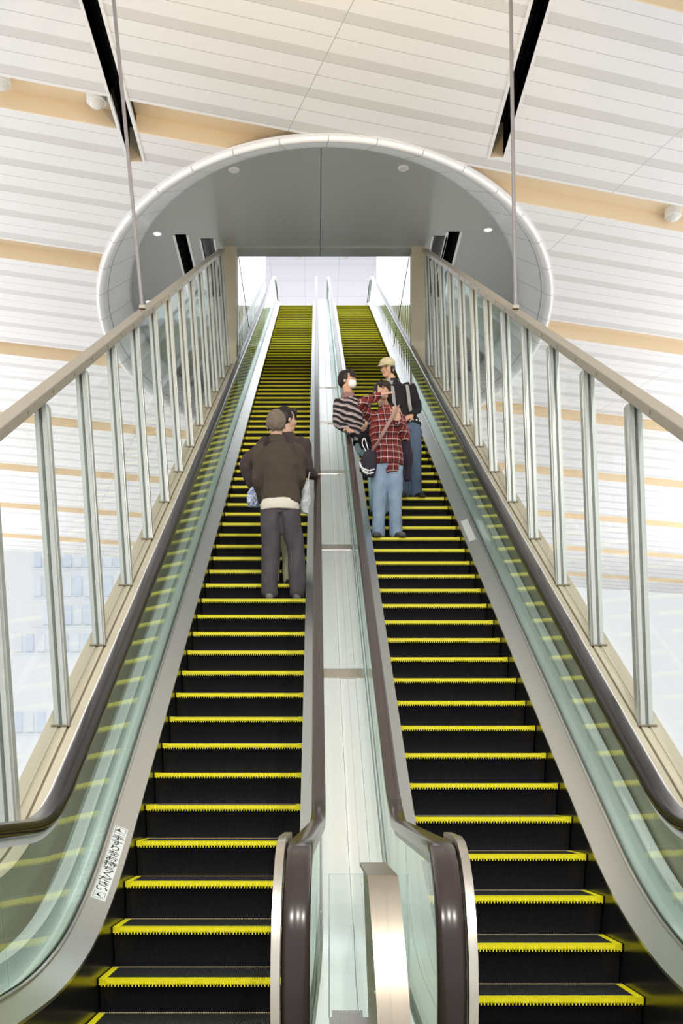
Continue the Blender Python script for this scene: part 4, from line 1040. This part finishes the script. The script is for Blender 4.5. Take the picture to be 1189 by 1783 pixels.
for sx, dx in ((-1, -.0), (1, .0)):
    x0 = -.08 + sx * .095
    s = Shells(); s.limb([(x0, -.06, .40), (x0 - .005, -.22, .42), (x0 + .005, -.315, .33), (x0 + .025, -.325, .15), (x0 + .05, -.28, .04), (x0 + .06, -.10, .02)], [(.024, .007)] * 6, 10, (1, 0, 0)); s.build('strap', M['hood_grey'], BP, .005, 1)
JK = empty('folded_jacket', (1.055, yr + STEP * 2.0, nz(yr + 2 * STEP) + .42), 'dark jacket hanging over the arm behind the plaid-shirted rider', 'jacket')
s = Shells(); s.stack([(V3(.03, 0, 0), .04, .03), (V3(.02, 0, .12), .075, .05), (V3(0, 0, .35), .085, .055), (V3(-.02, 0, .58), .07, .05), (V3(-.02, 0, .66), .05, .04)]); s.build('cloth', M['purple_dark'], JK, .008, 2, .02, (12, 12, 5))
s = Shells(); s.limb([(-.03, 0, .62), (-.06, -.02, .40), (-.03, -.05, .15)], [.045, .04, .03]); s.build('sleeve', M['purple_dark'], JK, .008, 2, .012)

# ------------------------------------------------------------------ light
wd = bpy.data.worlds.new('world'); S.world = wd; wd.use_nodes = True
bg = wd.node_tree.nodes['Background']; bg.inputs[0].default_value = (0.97, 0.985, 1.0, 1); bg.inputs[1].default_value = 0.79
def area(name, loc, rot, sx, sy, power, col=(1, 1, 1)):
    l = bpy.data.lights.new(name, 'AREA'); l.shape = 'RECTANGLE'; l.size = sx; l.size_y = sy; l.energy = power; l.color = col
    o = bpy.data.objects.new(name, l); COL.objects.link(o); o.location = loc; o.rotation_euler = rot; return o
def spot(name, loc, target, power, ang, size=.06, col=(1, .96, .9)):
    q = bpy.data.lights.new(name, 'SPOT'); q.energy = power; q.spot_size = math.radians(ang); q.spot_blend = .6; q.shadow_soft_size = size; q.color = col
    o = bpy.data.objects.new(name, q); COL.objects.link(o); o.location = loc; d = Vector(target) - Vector(loc); o.rotation_euler = d.to_track_quat('-Z', 'Y').to_euler(); return o
area('ceiling_fill', (-16, 16, 4.5), (PI, 0, 0), 14, 44, 3300, (0.98, 0.98, 1))  # unseen fill added on each side to brighten the ceiling
area('ceiling_fill', (17, 16, 4.5), (PI, 0, 0), 14, 44, 3300, (0.98, 0.98, 1))
spot('warm_fill', (0.3, 9.0, 6.0), (-0.2, 14, H), 250, 95, .3, (1, .68, .30))  # floating warm fill added to tint the middle of the ceiling
area('hall_light', (0, 44, HU - .3), (0, 0, 0), 12, 18, 820, (0.93, 0.94, 1.0))
for x in (-2.2, 0.6, 3.0): spot('ceiling_spot', (x, -2.5, H - .3), (0.3 + x * .3, 9.5, 2.5), 1250, 75, .12)
area('corridor_fill', (0.15, 27.5, ZS + 3.6), (math.radians(29), 0, 0), 2.6, 10, 95, (0.95, 0.97, 1))  # fill added to brighten the upper steps, not a real fitting
area('facade_fill', (-14, 47, 4), (PI / 2, 0, 0), 24, 18, 420, (1, 1, 1))  # fill added outside to brighten the office facade in place of sun
S.view_settings.view_transform = 'Standard'; S.view_settings.look = 'None'; S.view_settings.gamma = 1; S.view_settings.exposure = 0.25
try: S.view_settings.use_curve_mapping = False
except Exception: pass
